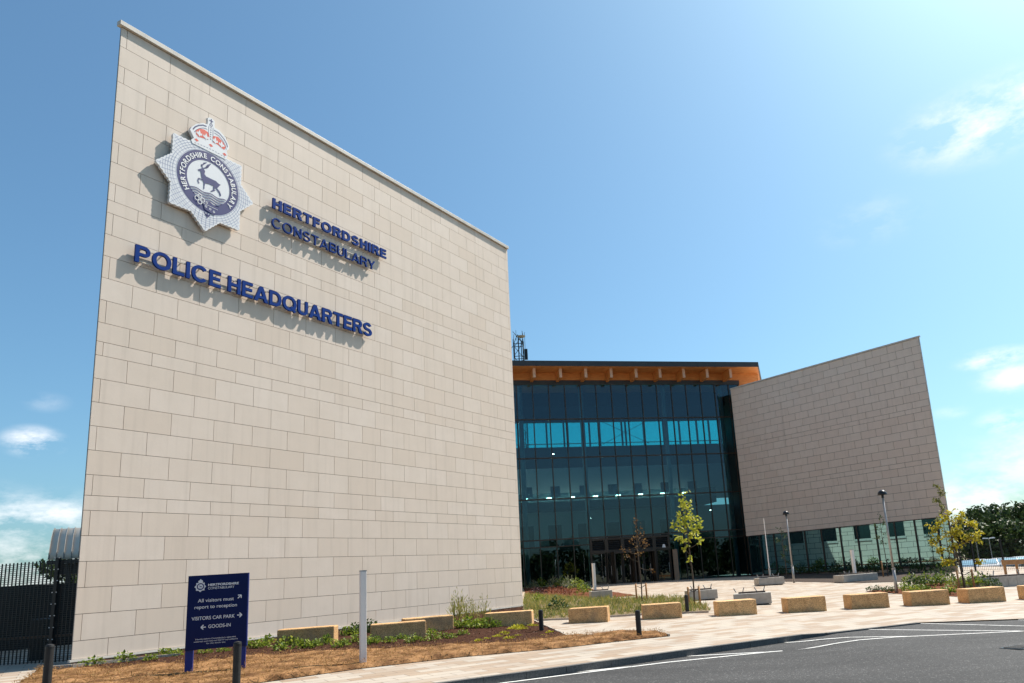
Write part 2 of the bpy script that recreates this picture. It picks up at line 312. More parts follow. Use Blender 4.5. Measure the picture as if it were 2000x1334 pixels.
# ------------------------------------------------------------------ object helpers
def tag(o, label=None, cat=None, group=None, kind=None):
    if label: o['label'] = label
    if cat: o['category'] = cat
    if group: o['group'] = group
    if kind: o['kind'] = kind
    return o
def empty(name, loc, rz=0, label=None, cat=None, group=None):
    o = bpy.data.objects.new(name, None); COL.objects.link(o); o.location = loc; o.rotation_euler = (0, 0, rz); o.empty_display_size = .2
    return tag(o, label, cat, group)
class MB:
    """collects boxes, tubes and faces; build() links them as ONE mesh object"""
    def __init__(s): s.v = []; s.f = []; s.t = []
    def face(s, pts, tint=.5):
        i = len(s.v); s.v += [tuple(p) for p in pts]; s.f.append(tuple(range(i, i + len(pts)))); s.t.append(tint); return s
    def box(s, c, d, rz=0, tint=.5, top=1.0):
        """centre of the base, size, turn; top = taper"""
        cx, cy, cz = c; a, b, h = d[0] / 2, d[1] / 2, d[2]; co, si = math.cos(rz), math.sin(rz)
        P = []
        for z, k in ((cz, 1), (cz + h, top)):
            for x, y in ((-a, -b), (a, -b), (a, b), (-a, b)):
                P.append((cx + (x * co - y * si) * k, cy + (x * si + y * co) * k, z))
        return s.hexa(P, tint)
    def hexa(s, P, tint=.5):
        i = len(s.v); s.v += [tuple(p) for p in P]
        for q in ((0, 3, 2, 1), (4, 5, 6, 7), (0, 1, 5, 4), (1, 2, 6, 5), (2, 3, 7, 6), (3, 0, 4, 7)):
            s.f.append(tuple(i + k for k in q)); s.t.append(tint)
        return s
    def bar(s, a, b, w, h=None, up=(0, 0, 1), tint=.5):
        """square bar from a to b"""
        h = h or w; a, b = Vector(a), Vector(b); d = (b - a).normalized(); u = Vector(up)
        if abs(d.dot(u)) > .95: u = Vector((1, 0, 0))
        x = d.cross(u).normalized() * w / 2; y = x.normalized().cross(d).normalized() * h / 2
        return s.hexa([a - x - y, a + x - y, a + x + y, a - x + y, b - x - y, b + x - y, b + x + y, b - x + y], tint)
    def prism(s, poly, z0, z1, tint=.5):
        n = len(poly); i = len(s.v)
        f0 = z0 if callable(z0) else (lambda x, y: z0)
        s.v += [(x, y, f0(x, y)) for x, y in poly] + [(x, y, z1) for x, y in poly]
        s.f.append(tuple(i + n - 1 - k for k in range(n))); s.f.append(tuple(i + n + k for k in range(n))); s.t += [tint, tint]
        for k in range(n):
            k2 = (k + 1) % n; s.f.append((i + k, i + k2, i + n + k2, i + n + k)); s.t.append(tint)
        return s
    def tube(s, pts, rad, n=8, cap=True):
        pts = [Vector(p) for p in pts]; i = len(s.v)
        if isinstance(rad, (int, float)): rad = [rad] * len(pts)
        for k, p in enumerate(pts):
            d = (pts[min(k + 1, len(pts) - 1)] - pts[max(k - 1, 0)]).normalized()
            u = Vector((0, 0, 1)) if abs(d.z) < .9 else Vector((1, 0, 0))
            x = d.cross(u).normalized(); y = x.cross(d)
            for j in range(n):
                a = 2 * PI * j / n; s.v.append(tuple(p + (x * math.cos(a) + y * math.sin(a)) * rad[k]))
        for k in range(len(pts) - 1):
            for j in range(n):
                j2 = (j + 1) % n; s.f.append((i + k * n + j, i + k * n + j2, i + (k + 1) * n + j2, i + (k + 1) * n + j)); s.t.append(.5)
        if cap:
            s.f.append(tuple(i + j for j in reversed(range(n)))); s.f.append(tuple(i + (len(pts) - 1) * n + j for j in range(n))); s.t += [.5, .5]
        return s
    def lathe(s, c, prof, n=20):
        i = len(s.v)
        for r, z in prof:
            for j in range(n):
                a = 2 * PI * j / n; s.v.append((c[0] + r * math.cos(a), c[1] + r * math.sin(a), c[2] + z))
        for k in range(len(prof) - 1):
            for j in range(n):
                j2 = (j + 1) % n; s.f.append((i + k * n + j, i + k * n + j2, i + (k + 1) * n + j2, i + (k + 1) * n + j)); s.t.append(.5)
        return s
    def leaf(s, p, d, nrm, L, w):
        """one leaf: a folded four-sided blade"""
        d = d.normalized(); x = d.cross(nrm)
        if x.length < 1e-4: x = Vector((1, 0, 0))
        x = x.normalized() * w / 2; up = x.cross(d).normalized() * w * .18; i = len(s.v)
        s.v += [tuple(p), tuple(p + d * L * .45 + x + up), tuple(p + d * L), tuple(p + d * L * .45 - x + up)]
        s.f += [(i, i + 1, i + 2), (i, i + 2, i + 3)]; s.t += [.5, .5]
        return s
    def build(s, name, m, parent=None, smooth=False, bevel=0, tint=False, local=False):
        me = bpy.data.meshes.new(name)
        off = Vector(parent.location) if (parent and not local) else Vector((0, 0, 0))
        if parent and not local and parent.parent: off = off + Vector(parent.parent.location)
        me.from_pydata([tuple(Vector(v) - off) for v in s.v], [], s.f)
        if tint:
            at = me.attributes.new('tint', 'FLOAT', 'FACE'); at.data.foreach_set('value', s.t)
        o = bpy.data.objects.new(name, me); COL.objects.link(o)
        ml = m if isinstance(m, list) else [m]
        for q in ml: me.materials.append(q)
        if parent: o.parent = parent
        if smooth:
            for p in me.polygons: p.use_smooth = True
        if bevel:
            bv = o.modifiers.new('bevel', 'BEVEL'); bv.width = bevel; bv.segments = 2; bv.limit_method = 'ANGLE'
        me.update(); return o
def copy_tree(o, parent=None):
    c = o.copy(); COL.objects.link(c)
    if parent: c.parent = parent
    for ch in list(o.children): copy_tree(ch, c)
    return c
def rv(k=1): return Vector((rnd.uniform(-1, 1), rnd.uniform(-1, 1), rnd.uniform(-1, 1))) * k

def sheet(name, pts, off, cell, m, noise=0, kind='structure', edge=0, zf=None):
    """a piece of ground: polygon cut into cells and laid over the terrain"""
    bm = bmesh.new(); vs = [bm.verts.new((x, y, 0)) for x, y in pts]; f = bm.faces.new(vs)
    if f.calc_area() == 0: pass
    f.normal_update()
    if f.normal.z < 0: f.normal_flip()
    xs = [p[0] for p in pts]; ys = [p[1] for p in pts]
    for ax, lo, hi in ((0, min(xs), max(xs)), (1, min(ys), max(ys))):
        k = math.floor(lo / cell) + 1
        while k * cell < hi:
            co = [0, 0, 0]; co[ax] = k * cell; no = [0, 0, 0]; no[ax] = 1
            bmesh.ops.bisect_plane(bm, geom=bm.verts[:] + bm.edges[:] + bm.faces[:], plane_co=co, plane_no=no); k += 1
    bmesh.ops.triangulate(bm, faces=[q for q in bm.faces if len(q.verts) > 4])
    bnd = {v.index for v in bm.verts} if False else None
    from mathutils import noise as NZ
    for v in bm.verts:
        isb = any(len(e.link_faces) < 2 for e in v.link_edges)
        o_ = off(v.co.x, v.co.y) if callable(off) else off
        nz = 0 if (isb or not noise) else noise * (NZ.noise((v.co.x * 1.3, v.co.y * 1.3, 0)) * .6 + NZ.noise((v.co.x * 5, v.co.y * 5, 3)) * .4 + .75)
        v.co.z = g(v.co.x, v.co.y) + o_ + nz
    me = bpy.data.meshes.new(name); bm.to_mesh(me); bm.free()
    o = bpy.data.objects.new(name, me); COL.objects.link(o); me.materials.append(m)
    for p in me.polygons: p.use_smooth = True
    o['kind'] = kind
    return o
def inside(x, y, poly):
    c = False; n = len(poly)
    for i in range(n):
        x1, y1 = poly[i]; x2, y2 = poly[(i + 1) % n]
        if (y1 > y) != (y2 > y) and x < (x2 - x1) * (y - y1) / (y2 - y1) + x1: c = not c
    return c

# ------------------------------------------------------------------ the ground
KERB = [(-6.2, 10.05), (-2.83, 12.38), (-.87, 13.69), (1.47, 15.35), (4.17, 17.14), (4.72, 17.2), (7.35, 18.6), (9.53, 18.35), (40, 17.0), (70, 16)]
def road_off(x, y):
    t = min(max((x - 3.6) / 1.5, 0), 1); t = t * t * (3 - 2 * t); return -.12 + .095 * t
gb = MB()
def far(x, y): return g(x, y) - .25 - .75 * min(max((x - 24) / 6, 0), 1) * min(max((y - 57) / 3, 0), 1)
rings = [-900, -400, -200, -120, -80, -50, -30, -20, -10, 0, 10, 20, 30, 40, 50, 60, 80, 120, 200, 400, 900]
for i in range(len(rings) - 1):
    for j in range(len(rings) - 1):
        x0, x1, y0, y1 = rings[i], rings[i + 1], rings[j], rings[j + 1]
        gb.face([(x0, y0, far(x0, y0)), (x1, y0, far(x1, y0)), (x1, y1, far(x1, y1)), (x0, y1, far(x0, y1))])
gb.build('ground', M['far_ground'])['kind'] = 'structure'
sheet('road', [(-40, -30), (80, -30), (80, 16.5)] + [(x, y + .02) for x, y in KERB[::-1][1:]] + [(-40, -13.3)], road_off, 1.0, M['road'])
PLAZA = KERB + [(70, 56.5), (31.5, 57.5), (31.5, 95), (-30, 95), (-30, -6.2)]
sheet('plaza_paving', PLAZA, 0, 2.0, M['paving'])
kb = MB()
pts = []
for (x0, y0), (x1, y1) in zip(KERB[:6], KERB[1:7]):
    L = math.hypot(x1 - x0, y1 - y0); n = max(1, round(L / .915))
    for k in range(n): pts.append((x0 + (x1 - x0) * k / n, y0 + (y1 - y0) * k / n))
pts.append(KERB[6])
for (x0, y0), (x1, y1) in zip(pts, pts[1:]):
    L = math.hypot(x1 - x0, y1 - y0); ux, uy = (x1 - x0) / L, (y1 - y0) / L; nx, ny = uy, -ux
    a, b = .004, L - .004
    P = []
    for dz in (-.3, .006):
        for s_, w in ((a, .13), (b, .13), (b, -.0), (a, -.0)):
            x, y = x0 + ux * s_ + nx * (w - .01 * (dz > 0) * (w > 0)), y0 + uy * s_ + ny * (w - .01 * (dz > 0) * (w > 0)); P.append((x, y, g(x, y) + dz))
    kb.hexa(P)
kb.build('kerb', M['kerb'])['kind'] = 'structure'
def strip(poly, w, name):
    P, Q = [], []
    for i, (x, y) in enumerate(poly):
        x0, y0 = poly[max(i - 1, 0)]; x1, y1 = poly[min(i + 1, len(poly) - 1)]
        L = math.hypot(x1 - x0, y1 - y0); nx, ny = -(y1 - y0) / L * w / 2, (x1 - x0) / L * w / 2
        P.append((x + nx, y + ny)); Q.append((x - nx, y - ny))
    return sheet(name, P + Q[::-1], lambda x, y: road_off(x, y) + .006, .5, M['white_paint'])
strip([(-5, 10.75), (-1.92, 12.8), (-.85, 13.42), (.99, 14.45), (3.07, 15.28), (5.85, 15.95), (8.4, 15.95), (12, 15.6), (20, 14.6)], .085, 'road_marking')
for a, b in (((-.95, 13.62), (.35, 14.12)), ((1.45, 15.22), (3.0, 15.29)), ((3.6, 16.75), (6.1, 15.98)), ((5.45, 18.0), (8.5, 15.93)), ((7.3, 19.05 - .35), (10.0, 15.82)), ((9.62, 18.3), (12.4, 15.58))):
    strip([a, b], .08, 'road_marking')

gx, gy = gp(1990, 1266, -.03); gr_ = empty('gully_grate', (gx, gy, g(gx, gy) + road_off(gx, gy)), .5, 'dark iron gully grate in the asphalt at the right edge', 'grate')
def late_grate():
    MB().box((0, 0, .002), (.5, .4, .012)).build('frame', M['black_paint'], gr_, local=True)
    b = MB()
    for k in range(7): b.box((-.18 + k * .06, 0, .015), (.025, .3, .008))
    b.build('bars', M['kerb'], gr_, local=True)
late_grate()
# sunburnt turf, bark mulch and edging in front of the pale wall
LA, LB = (-12.2901, 17.5553), (-3.7161, 33.346); RA, RB = (12.4797, 66.154), (24.4388, 53.2755); ZT = 15.5246
up = [gp(*p) for p in ((100, 1317), (170, 1313), (240, 1310), (360, 1301), (500, 1287), (700, 1277), (850, 1268), (1000, 1262), (1112, 1247))]
low = [gp(*p) for p in ((1307, 1243), (1200, 1254), (1100, 1266), (900, 1284), (700, 1307), (510, 1334))]
SOIL = [gp(82, 1306)] + [(x, y + .25) for x, y in up] + [gp(1280, 1236.5)] + low + [(-7.15, 12.4), (-8.0, 11.2), (-9.6, 11.9), gp(40, 1334)]
sheet('dry_turf', SOIL, .012, .16, M['dry_soil'], noise=.085)
MULCH = up + [gp(1040, 1213.5), gp(1020, 1189), (LB[0] + .05, LB[1] - .05), (LA[0] + .03, LA[1] + .02), gp(112, 1311)]
sheet('bark_bed', MULCH, .02, .22, M['mulch'], noise=.05)
# mid-plaza planter: grass, shrubs, red mulch
GRASSP = [gp(*p) for p in ((1041, 1213), (1145, 1209), (1245, 1202), (1384, 1196.5), (1384, 1186), (1335, 1168), (1160, 1171), (1080, 1166), (1025, 1163), (1022, 1190))]
sheet('planter_soil', GRASSP, .02, .5, mat('planter_earth', (.22, .15, .07), (.13, .09, .045), rough=.95, scale=3, bump=.6), noise=.04)
SHRUBP = [gp(*p) for p in ((1028, 1163), (1080, 1166), (1160, 1171), (1243, 1163.5), (1192, 1155.5), (1110, 1146), (1018, 1143))]
sheet('red_mulch_bed', SHRUBP, .016, .6, M['red_mulch'], noise=.05)
RBED = [gp(*p) for p in ((1690, 1155.5), (1753, 1160), (1830, 1164), (1868, 1165.5), (1905, 1163), (1950, 1152), (1948, 1138), (1880, 1133), (1795, 1141), (1760, 1150))]
sheet('leafy_bed', RBED, .016, .6, M['red_mulch'], noise=.05)
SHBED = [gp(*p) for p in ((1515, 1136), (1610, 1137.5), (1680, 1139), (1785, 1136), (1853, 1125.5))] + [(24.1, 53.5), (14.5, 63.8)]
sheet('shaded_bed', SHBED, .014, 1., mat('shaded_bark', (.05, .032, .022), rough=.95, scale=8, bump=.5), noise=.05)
def edging(name, line, w=.06, h=.05):
    e = MB()
    for (x0, y0), (x1, y1) in zip(line, line[1:]):
        e.bar((x0, y0, g(x0, y0) + h / 2), (x1, y1, g(x1, y1) + h / 2), w, h + .06)
    o = e.build(name, M['edging']); o['kind'] = 'structure'
edging('stone_edging', [gp(*p) for p in ((84, 1313), (112, 1311), (140, 1309), (190, 1303), (250, 1296), (310, 1290), (352, 1286))], .07, .09)
edging('stone_edging', [gp(*p) for p in ((1040, 1213), (1112, 1246.5), (1282, 1236), (1307, 1243))], .05, .03)
edging('stone_edging', [gp(*p) for p in ((1041, 1213), (1145, 1209), (1245, 1202), (1384, 1196.5))], .08, .03)

def scatter(name, poly, n, fn, m, label=None):
    mb = MB(); xs = [p[0] for p in poly]; ys = [p[1] for p in poly]; k = 0
    while k < n:
        x, y = rnd.uniform(min(xs), max(xs)), rnd.uniform(min(ys), max(ys))
        if inside(x, y, poly): fn(mb, x, y); k += 1
    o = mb.build(name, m); return tag(o, label, name.replace('_', ' '), kind='stuff')
def blade(h0, h1, w):
    def f(mb, x, y):
        z = g(x, y); p = Vector((x, y, z)); d = Vector((rnd.uniform(-.5, .5), rnd.uniform(-.5, .5), 1)); mb.leaf(p, d, rv(), rnd.uniform(h0, h1), w)
    return f
def flat(L0, L1, w, zz=.05):
    def f(mb, x, y):
        p = Vector((x, y, g(x, y) + rnd.uniform(.03, zz + .03))); d = Vector((rnd.uniform(-1, 1), rnd.uniform(-1, 1), rnd.uniform(-.05, .5))); mb.leaf(p, d, Vector((0, 0, 1)) + rv(.5), rnd.uniform(L0, L1), w)
    return f
scatter('dry_grass', SOIL, 14000, flat(.04, .13, .014, .10), M['straw'], 'short dry orange grass between the bark bed and the pavement')
scatter('bark_chips', MULCH, 7000, flat(.03, .075, .028, .05), M['chip'], 'dark bark chips covering the bed along the pale stone wall')
def tuft(mb, x, y):
    z = g(x, y)
    for _ in range(5):
        d = Vector((rnd.uniform(-.7, .7), rnd.uniform(-.7, .7), 1)); mb.leaf(Vector((x + rnd.uniform(-.05, .05), y + rnd.uniform(-.05, .05), z)), d, rv(), rnd.uniform(.1, .34), .025)
scatter('planter_grass', GRASSP, 1700, tuft, M['grass'], 'long green and straw coloured grass behind the yellow blocks')

# ------------------------------------------------------------------ stone wings
PAT = [.584, .6, .5] + [.6] * 5 + [.5, .358] + [.6] * 5 + [.5, .358] + [.6] * 5 + [.5, .358] + [.6] * 5 + [.406]
def frame2(A, B):
    L = math.hypot(B[0] - A[0], B[1] - A[1]); u = ((B[0] - A[0]) / L, (B[1] - A[1]) / L); n = (u[1], -u[0])
    def P(s, o, z): return (A[0] + u[0] * s + n[0] * o, A[1] + u[1] * s + n[1] * o, z)
    return L, P
def cladding(name, A, B, zt, nrows, joints, m, parent, gap=.011, stop=None):
    """stone panels as thin slabs with open joints over a dark backing"""
    L, P = frame2(A, B); mb = MB(); z = zt; bk = MB()
    for r in range(nrows):
        h = PAT[r]; js = [0] + [j for j in joints(r) if .02 < j < L - .02] + [L]
        for s0, s1 in zip(js, js[1:]):
            a = s0 + (gap / 2 if s0 > 0 else 0); b = s1 - (gap / 2 if s1 < L else 0); z0, z1 = z - h + gap / 2, z - gap / 2
            tn = min(max(rnd.gauss(.55, .28), 0), 1); e = rnd.uniform(0, .0015)
            mb.hexa([P(a, e, z0), P(b, e, z0), P(b, -.028, z0), P(a, -.028, z0), P(a, e, z1), P(b, e, z1), P(b, -.028, z1), P(a, -.028, z1)], tn)
        z -= h
    o = mb.build(name, m, parent, tint=True)
    bk.hexa([P(.004, -.03, z), P(L - .004, -.03, z), P(L - .004, -.06, z), P(.004, -.06, z), P(.004, -.03, zt), P(L - .004, -.03, zt), P(L - .004, -.06, zt), P(.004, -.06, zt)])
    bk.build('joint_backing', M['joint'], parent)
    return z
lw = empty('stone_wing', (LA[0], LA[1], g(*LA)), 0, 'tall pale limestone clad wing with the badge and blue lettering', 'building')
def jl(r):
    if r % 2: a = [.772 + 1.224 * k for k in range(8)]; b = [17.204 - 1.17 * k for k in range(7)]
    else: a = [.157 + 1.2275 * k for k in range(8)]; b = [17.829 - 1.176 * k for k in range(8)]
    return sorted(a + b)
ZB = cladding('stone_cladding', LA, LB, ZT, len(PAT), jl, M['stone_l'], lw)
LL, LP = frame2(LA, LB)
core = [LP(.01, -.061, 0)[:2], LP(LL - .5, -.061, 0)[:2], (-8.75, 61.9), (-13.5, 62), (-10.2, 34)]
MB().prism(core, -1.9, ZT + .01).build('core_wall', M['render'], lw)
c = MB()
c.hexa([LP(-.085, .085, ZT + .012), LP(LL + .02, .085, ZT + .012), LP(LL + .02, -.09, ZT + .012), LP(-.085, -.09, ZT + .012), LP(-.085, .085, ZT + .15), LP(LL + .02, .085, ZT + .15), LP(LL + .02, -.09, ZT + .16), LP(-.085, -.09, ZT + .16)])
c.build('coping', M['coping'], lw, bevel=.008)
c = MB().hexa([LP(-.06, .05, ZB - .05), LP(LL + .03, .05, ZB - .05), LP(LL + .03, -.05, ZB - .05), LP(-.06, -.05, ZB - .05), LP(-.06, .045, ZB - .004), LP(LL + .03, .045, ZB - .004), LP(LL + .03, -.05, ZB + .0), LP(-.06, -.05, ZB + .0)])
c.build('drip_flashing', M['coping'], lw)
c = MB(); k = 0
while k * .45 < LL:
    a, b = k * .45 + .003, min((k + 1) * .45 - .003, LL)
    c.hexa([LP(a, .005, -1.8), LP(b, .005, -1.8), LP(b, -.05, -1.8), LP(a, -.05, -1.8), LP(a, .005, ZB - .052), LP(b, .005, ZB - .052), LP(b, -.05, ZB - .052), LP(a, -.05, ZB - .052)]); k += 1
c.build('plinth', M['plinth'], lw)
# the wing's side facing the court, seen mirrored in the teal glazing opposite
SA, SB = (-3.76, 33.36), (-8.15, 62.0)
cladding('side_cladding', (SA[0], SA[1]), SB, ZT, len(PAT), lambda r: [(.3 if r % 2 else .9) + 1.22 * k for k in range(24)], M['stone_l'], lw, gap=.035)
SL, SP = frame2(SA, SB)
for k in range(7):
    s = 3 + k * 3.6
    w = MB().hexa([SP(s, .02, 1.75), SP(s + 1.7, .02, 1.75), SP(s + 1.7, -.02, 1.75), SP(s, -.02, 1.75), SP(s, .02, 3.4), SP(s + 1.7, .02, 3.4), SP(s + 1.7, -.02, 3.4), SP(s, -.02, 3.4)]).build('window', M['glass_dark'], lw)
    MB().hexa([SP(s - .05, .09, 1.5), SP(s + 1.75, .09, 1.5), SP(s + 1.75, -.02, 1.5), SP(s - .05, -.02, 1.5), SP(s - .05, .09, 1.74), SP(s + 1.75, .09, 1.74), SP(s + 1.75, -.02, 1.74), SP(s - .05, -.02, 1.74)]).build('window_sill', M['coping'], w).location = (0, 0, 0)

rw = empty('stone_wing', (RA[0], RA[1], g(*RA)), 0, 'tan sandstone clad wing over a band of teal glazing', 'building')
def jr(r): return [(.745 if r % 2 else .124) + 1.243 * k for k in range(15)]
ZR = cladding('stone_cladding', RA, RB, ZT, 24, jr, M['stone_r'], rw, gap=.02)
RL, RP = frame2(RA, RB)
MB().prism([RP(.01, -.06, 0)[:2], RP(RL - .01, -.06, 0)[:2], (31.5, 77), (16, 80), (13.7, 68.9)], ZR, ZT + .01).build('upper_wall', M['stone_r'], rw)
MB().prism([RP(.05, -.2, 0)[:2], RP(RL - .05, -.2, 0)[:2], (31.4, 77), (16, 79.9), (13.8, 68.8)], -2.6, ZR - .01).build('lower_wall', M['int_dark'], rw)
c = MB().hexa([RP(-.03, .06, ZT + .012), RP(RL + .09, .06, ZT + .012), RP(RL + .09, -.09, ZT + .012), RP(-.03, -.09, ZT + .012), RP(-.03, .06, ZT + .13), RP(RL + .09, .06, ZT + .13), RP(RL + .09, -.09, ZT + .14), RP(-.03, -.09, ZT + .14)])
c.build('coping', M['coping'], rw, bevel=.008)
MB().hexa([RP(RL - .004, -.001, ZR), RP(RL + .012, -.001, ZR), RP(RL + .012, -.1, ZR), RP(RL - .004, -.1, ZR), RP(RL - .004, -.001, ZT), RP(RL + .012, -.001, ZT), RP(RL + .012, -.1, ZT), RP(RL - .004, -.1, ZT)]).build('corner_trim', M['steel'], rw)
MUL = [.1, 1.3, 2.76, 4.25, 5.79, 7.35, 8.97, 10.43, 11.96, 13.49, 15.02, 16.65, 17.5]
for a, b in zip(MUL, MUL[1:]):
    MB().hexa([RP(a + .03, -.1, -1.05), RP(b - .03, -.1, -1.05), RP(b - .03, -.12, -1.05), RP(a + .03, -.12, -1.05), RP(a + .03, -.1, ZR - .05), RP(b - .03, -.1, ZR - .05), RP(b - .03, -.12, ZR - .05), RP(a + .03, -.12, ZR - .05)]).build('glass_pane', M['glass_r'], rw)
for a in MUL:
    MB().hexa([RP(a - .045, -.02, -1.05), RP(a + .045, -.02, -1.05), RP(a + .045, -.16, -1.05), RP(a - .045, -.16, -1.05), RP(a - .045, -.02, ZR - .052), RP(a + .045, -.02, ZR - .052), RP(a + .045, -.16, ZR - .052), RP(a - .045, -.16, ZR - .052)]).build('mullion', M['brownframe'], rw)
for z0, z1, nm in ((-1.2, -1.053, 'bottom_rail'), (ZR - .05, ZR - .002, 'head_rail')):
    MB().hexa([RP(.02, -.01, z0), RP(RL - .02, -.01, z0), RP(RL - .02, -.19, z0), RP(.02, -.19, z0), RP(.02, -.01, z1), RP(RL - .02, -.01, z1), RP(RL - .02, -.19, z1), RP(.02, -.19, z1)]).build(nm, M['brownframe'], rw)
MB().hexa([RP(0, 0, -2.6), RP(RL, 0, -2.6), RP(RL, -.19, -2.6), RP(0, -.19, -2.6), RP(0, 0, -1.202), RP(RL, 0, -1.202), RP(RL, -.19, -1.202), RP(0, -.19, -1.202)]).build('plinth', M['plinth'], rw)

# ------------------------------------------------------------------ glazed entrance hall
FA = (-1.11036, 64.0); ang = math.radians(15); fu = (math.cos(ang), math.sin(ang)); fn = (math.sin(ang), -math.cos(ang))
def FP(s, o, z): return (FA[0] + fu[0] * s + fn[0] * o, FA[1] + fu[1] * s + fn[1] * o, z)   # o: metres out in front of the glass
def fbox(mb, s0, s1, o0, o1, z0, z1):
    return mb.hexa([FP(s0, o1, z0), FP(s1, o1, z0), FP(s1, o0, z0), FP(s0, o0, z0), FP(s0, o1, z1), FP(s1, o1, z1), FP(s1, o0, z1), FP(s0, o0, z1)])
def pane(s0, s1, z0, z1):
    j = [rnd.uniform(-.005, .005) for _ in range(3)]; mb = MB()
    def o(s, z): return -.02 + (j[0] if s == s1 else 0) + (j[1] if z == z1 else 0)
    return mb.hexa([FP(s0, o(s0, z0) + .008, z0), FP(s1, o(s1, z0) + .008, z0), FP(s1, o(s1, z0) - .008, z0), FP(s0, o(s0, z0) - .008, z0), FP(s0, o(s0, z1) + .008, z1), FP(s1, o(s1, z1) + .008, z1), FP(s1, o(s1, z1) - .008, z1), FP(s0, o(s0, z1) - .008, z1)])
hall = empty('entrance_hall', FP(4, 0, -1.1), 0, 'glass fronted entrance hall with a timber lined overhanging roof', 'building')
ZF = -1.08; SX0, SX1 = -7.0, 15.2
MS = [-4.39 + 1.4275 * k for k in range(-1, 14)]
ROWS = [(13.35, 16.38), (9.95, 13.25), (6.42, 9.85), (3.02, 6.32)]
edges = [SX0] + MS + [SX1]
for z0, z1 in ROWS + [(2.42, 2.92), (ZF, 2.34)]:
    for a, b in zip(edges, edges[1:]):
        if z1 < 3 and -.2 < a < 7.0: continue
        pane(a + .03, b - .03, z0, z1).build('glass_pane', M['glass'], hall)
for s in MS + [SX1]:
    for seg in ((ZF, 16.39),):
        fbox(MB(), s - .035, s + .035, -.15, .06, *seg).build('mullion', M['bronze'], hall)
for z in (2.38, 2.97, 6.37, 9.9, 13.3):
    if z > 2.5: fbox(MB(), SX0, SX1, -.14, .055, z - .05, z + .05).build('transom', M['bronze'], hall)
    else:
        fbox(MB(), SX0, -.15, -.14, .055, z - .04, z + .04).build('transom', M['bronze'], hall); fbox(MB(), 7.08, SX1, -.14, .055, z - .04, z + .04).build('transom', M['bronze'], hall)
fbox(MB(), SX0 - 1, 15.3, -.3, .07, 16.39, 16.8).build('head_band', M['fascia'], hall)
fbox(MB(), SX0 - 1, 17.35, -.3, .02, 16.802, 17.47).build('timber_spandrel', M['timber'], hall)
fbox(MB(), 15.302, 17.35, -.3, -.01, 15.2, 16.8).build('timber_return', M['timber'], hall)
for s in (-4.45, -2.15, .1, 2.4, 4.7, 6.93, 9.2, 11.47, 13.78, -6.7):
    b = fbox(MB(), s - .12, s + .12, .075, 1.62, 16.64, 17.465).build('roof_beam', M['timber'], hall)
    fbox(MB(), s - .121, s + .121, 1.621, 1.64, 16.639, 17.466).build('beam_end', M['timber_lit'], b).location = (0, 0, 0)  # cap in a paler timber: light on the beam's front, put into the colour
MB().prism([FP(*q, 0)[:2] for q in ((SX0 - 1.5, 2.28), (16.24, 2.28), (20.2, -4.9), (20.2, -7.3), (SX0 - 1.5, -7.3))], 17.475, 17.55).build('soffit', M['timber'], hall)
rf = MB()
rf.prism([FP(*q, 0)[:2] for q in ((SX0 - 1.5, 2.3), (16.3, 2.3), (20.3, -4.8), (20.3, -7.4), (SX0 - 1.5, -7.4))], 17.56, 17.9); fbox(rf, SX0 - 1.5, 20.3, -22, -10.8, 17.56, 17.9); fbox(rf, SX0 - 1.5, SX0, -10.8, -7.4, 17.56, 17.9); fbox(rf, SX1, 20.3, -10.8, -7.4, 17.56, 17.9); rf.build('roof', M['fascia'], hall)
fbox(MB(), SX0 + .005, SX1 - .005, -10.795, -7.405, 17.7, 17.72).build('added_roof_light', M['backglass2'], hall)  # unseen roof opening, added to bring daylight onto the back wall
fa = MB(); k = SX0 - 1.5
while k < 16.3:
    fbox(fa, k + .004, min(k + 2.0, 16.3) - .004, 2.302, 2.33, 17.46, 17.93); k += 2.0
fa.bar(FP(16.3, 2.32, 17.695), FP(20.3, -4.8, 17.695), .03, .47); fa.build('fascia', M['fascia'], hall)
# inside: floor, back wall with clerestory, galleries, columns
BO = -11.
fbox(MB(), SX0, SX1, BO - .5, -.2, -1.3, ZF).build('hall_floor', M['interior_floor'], hall)
fbox(MB(), SX0 - .3, SX0, BO - 2, -.2, ZF, 15.3).build('side_wall', M['white_wall'], hall)
MB().prism([FP(*q, 0)[:2] for q in ((SX1, -.16), (SX1 + .2, -.16), (18.3, BO), (18.1, BO))], ZF, 17.4).build('side_wall', M['dark_wall'], hall)
bw = MB()
fbox(bw, SX0, SX1 + 3, BO - .3, BO, 10.6, 12.75); o = bw.build('upper_back_wall', M['dark_wall'], hall)
fbox(MB(), SX0, SX1 + 3, BO - .3, BO, 15.35, 17.5).build('clerestory_head', M['int_dark'], hall)
fbox(MB(), SX0, SX1 + 1.8, -7.36, -7.2, 16.1, 17.47).build('added_baffle', M['int_dark'], hall)  # added dark baffle, keeps the bright roof opening out of view
fbox(MB(), SX0, SX1 + 3, BO - .3, BO, 6.9, 10.6).build('back_wall', M['white_wall'], hall)
fbox(MB(), SX0, SX1 + 3, BO - .3, BO, 2.6, 6.2).build('back_wall', M['white_wall'], hall)
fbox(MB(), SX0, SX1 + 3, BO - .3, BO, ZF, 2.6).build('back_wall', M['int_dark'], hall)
fbox(MB(), SX0, SX1, BO, -7.6, 6.2, 6.9).build('gallery_floor', M['dark_wall'], hall)
fbox(MB(), SX0, SX1, BO, -7.6, 2.3, 2.75).build('gallery_floor', M['dark_wall'], hall)
fbox(MB(), SX0, SX1, -7.66, -7.6, 6.91, 7.7).build('balustrade', glass('balustrade_glass', (.55, .7, .7), (.8, .9, .9), .05), hall)
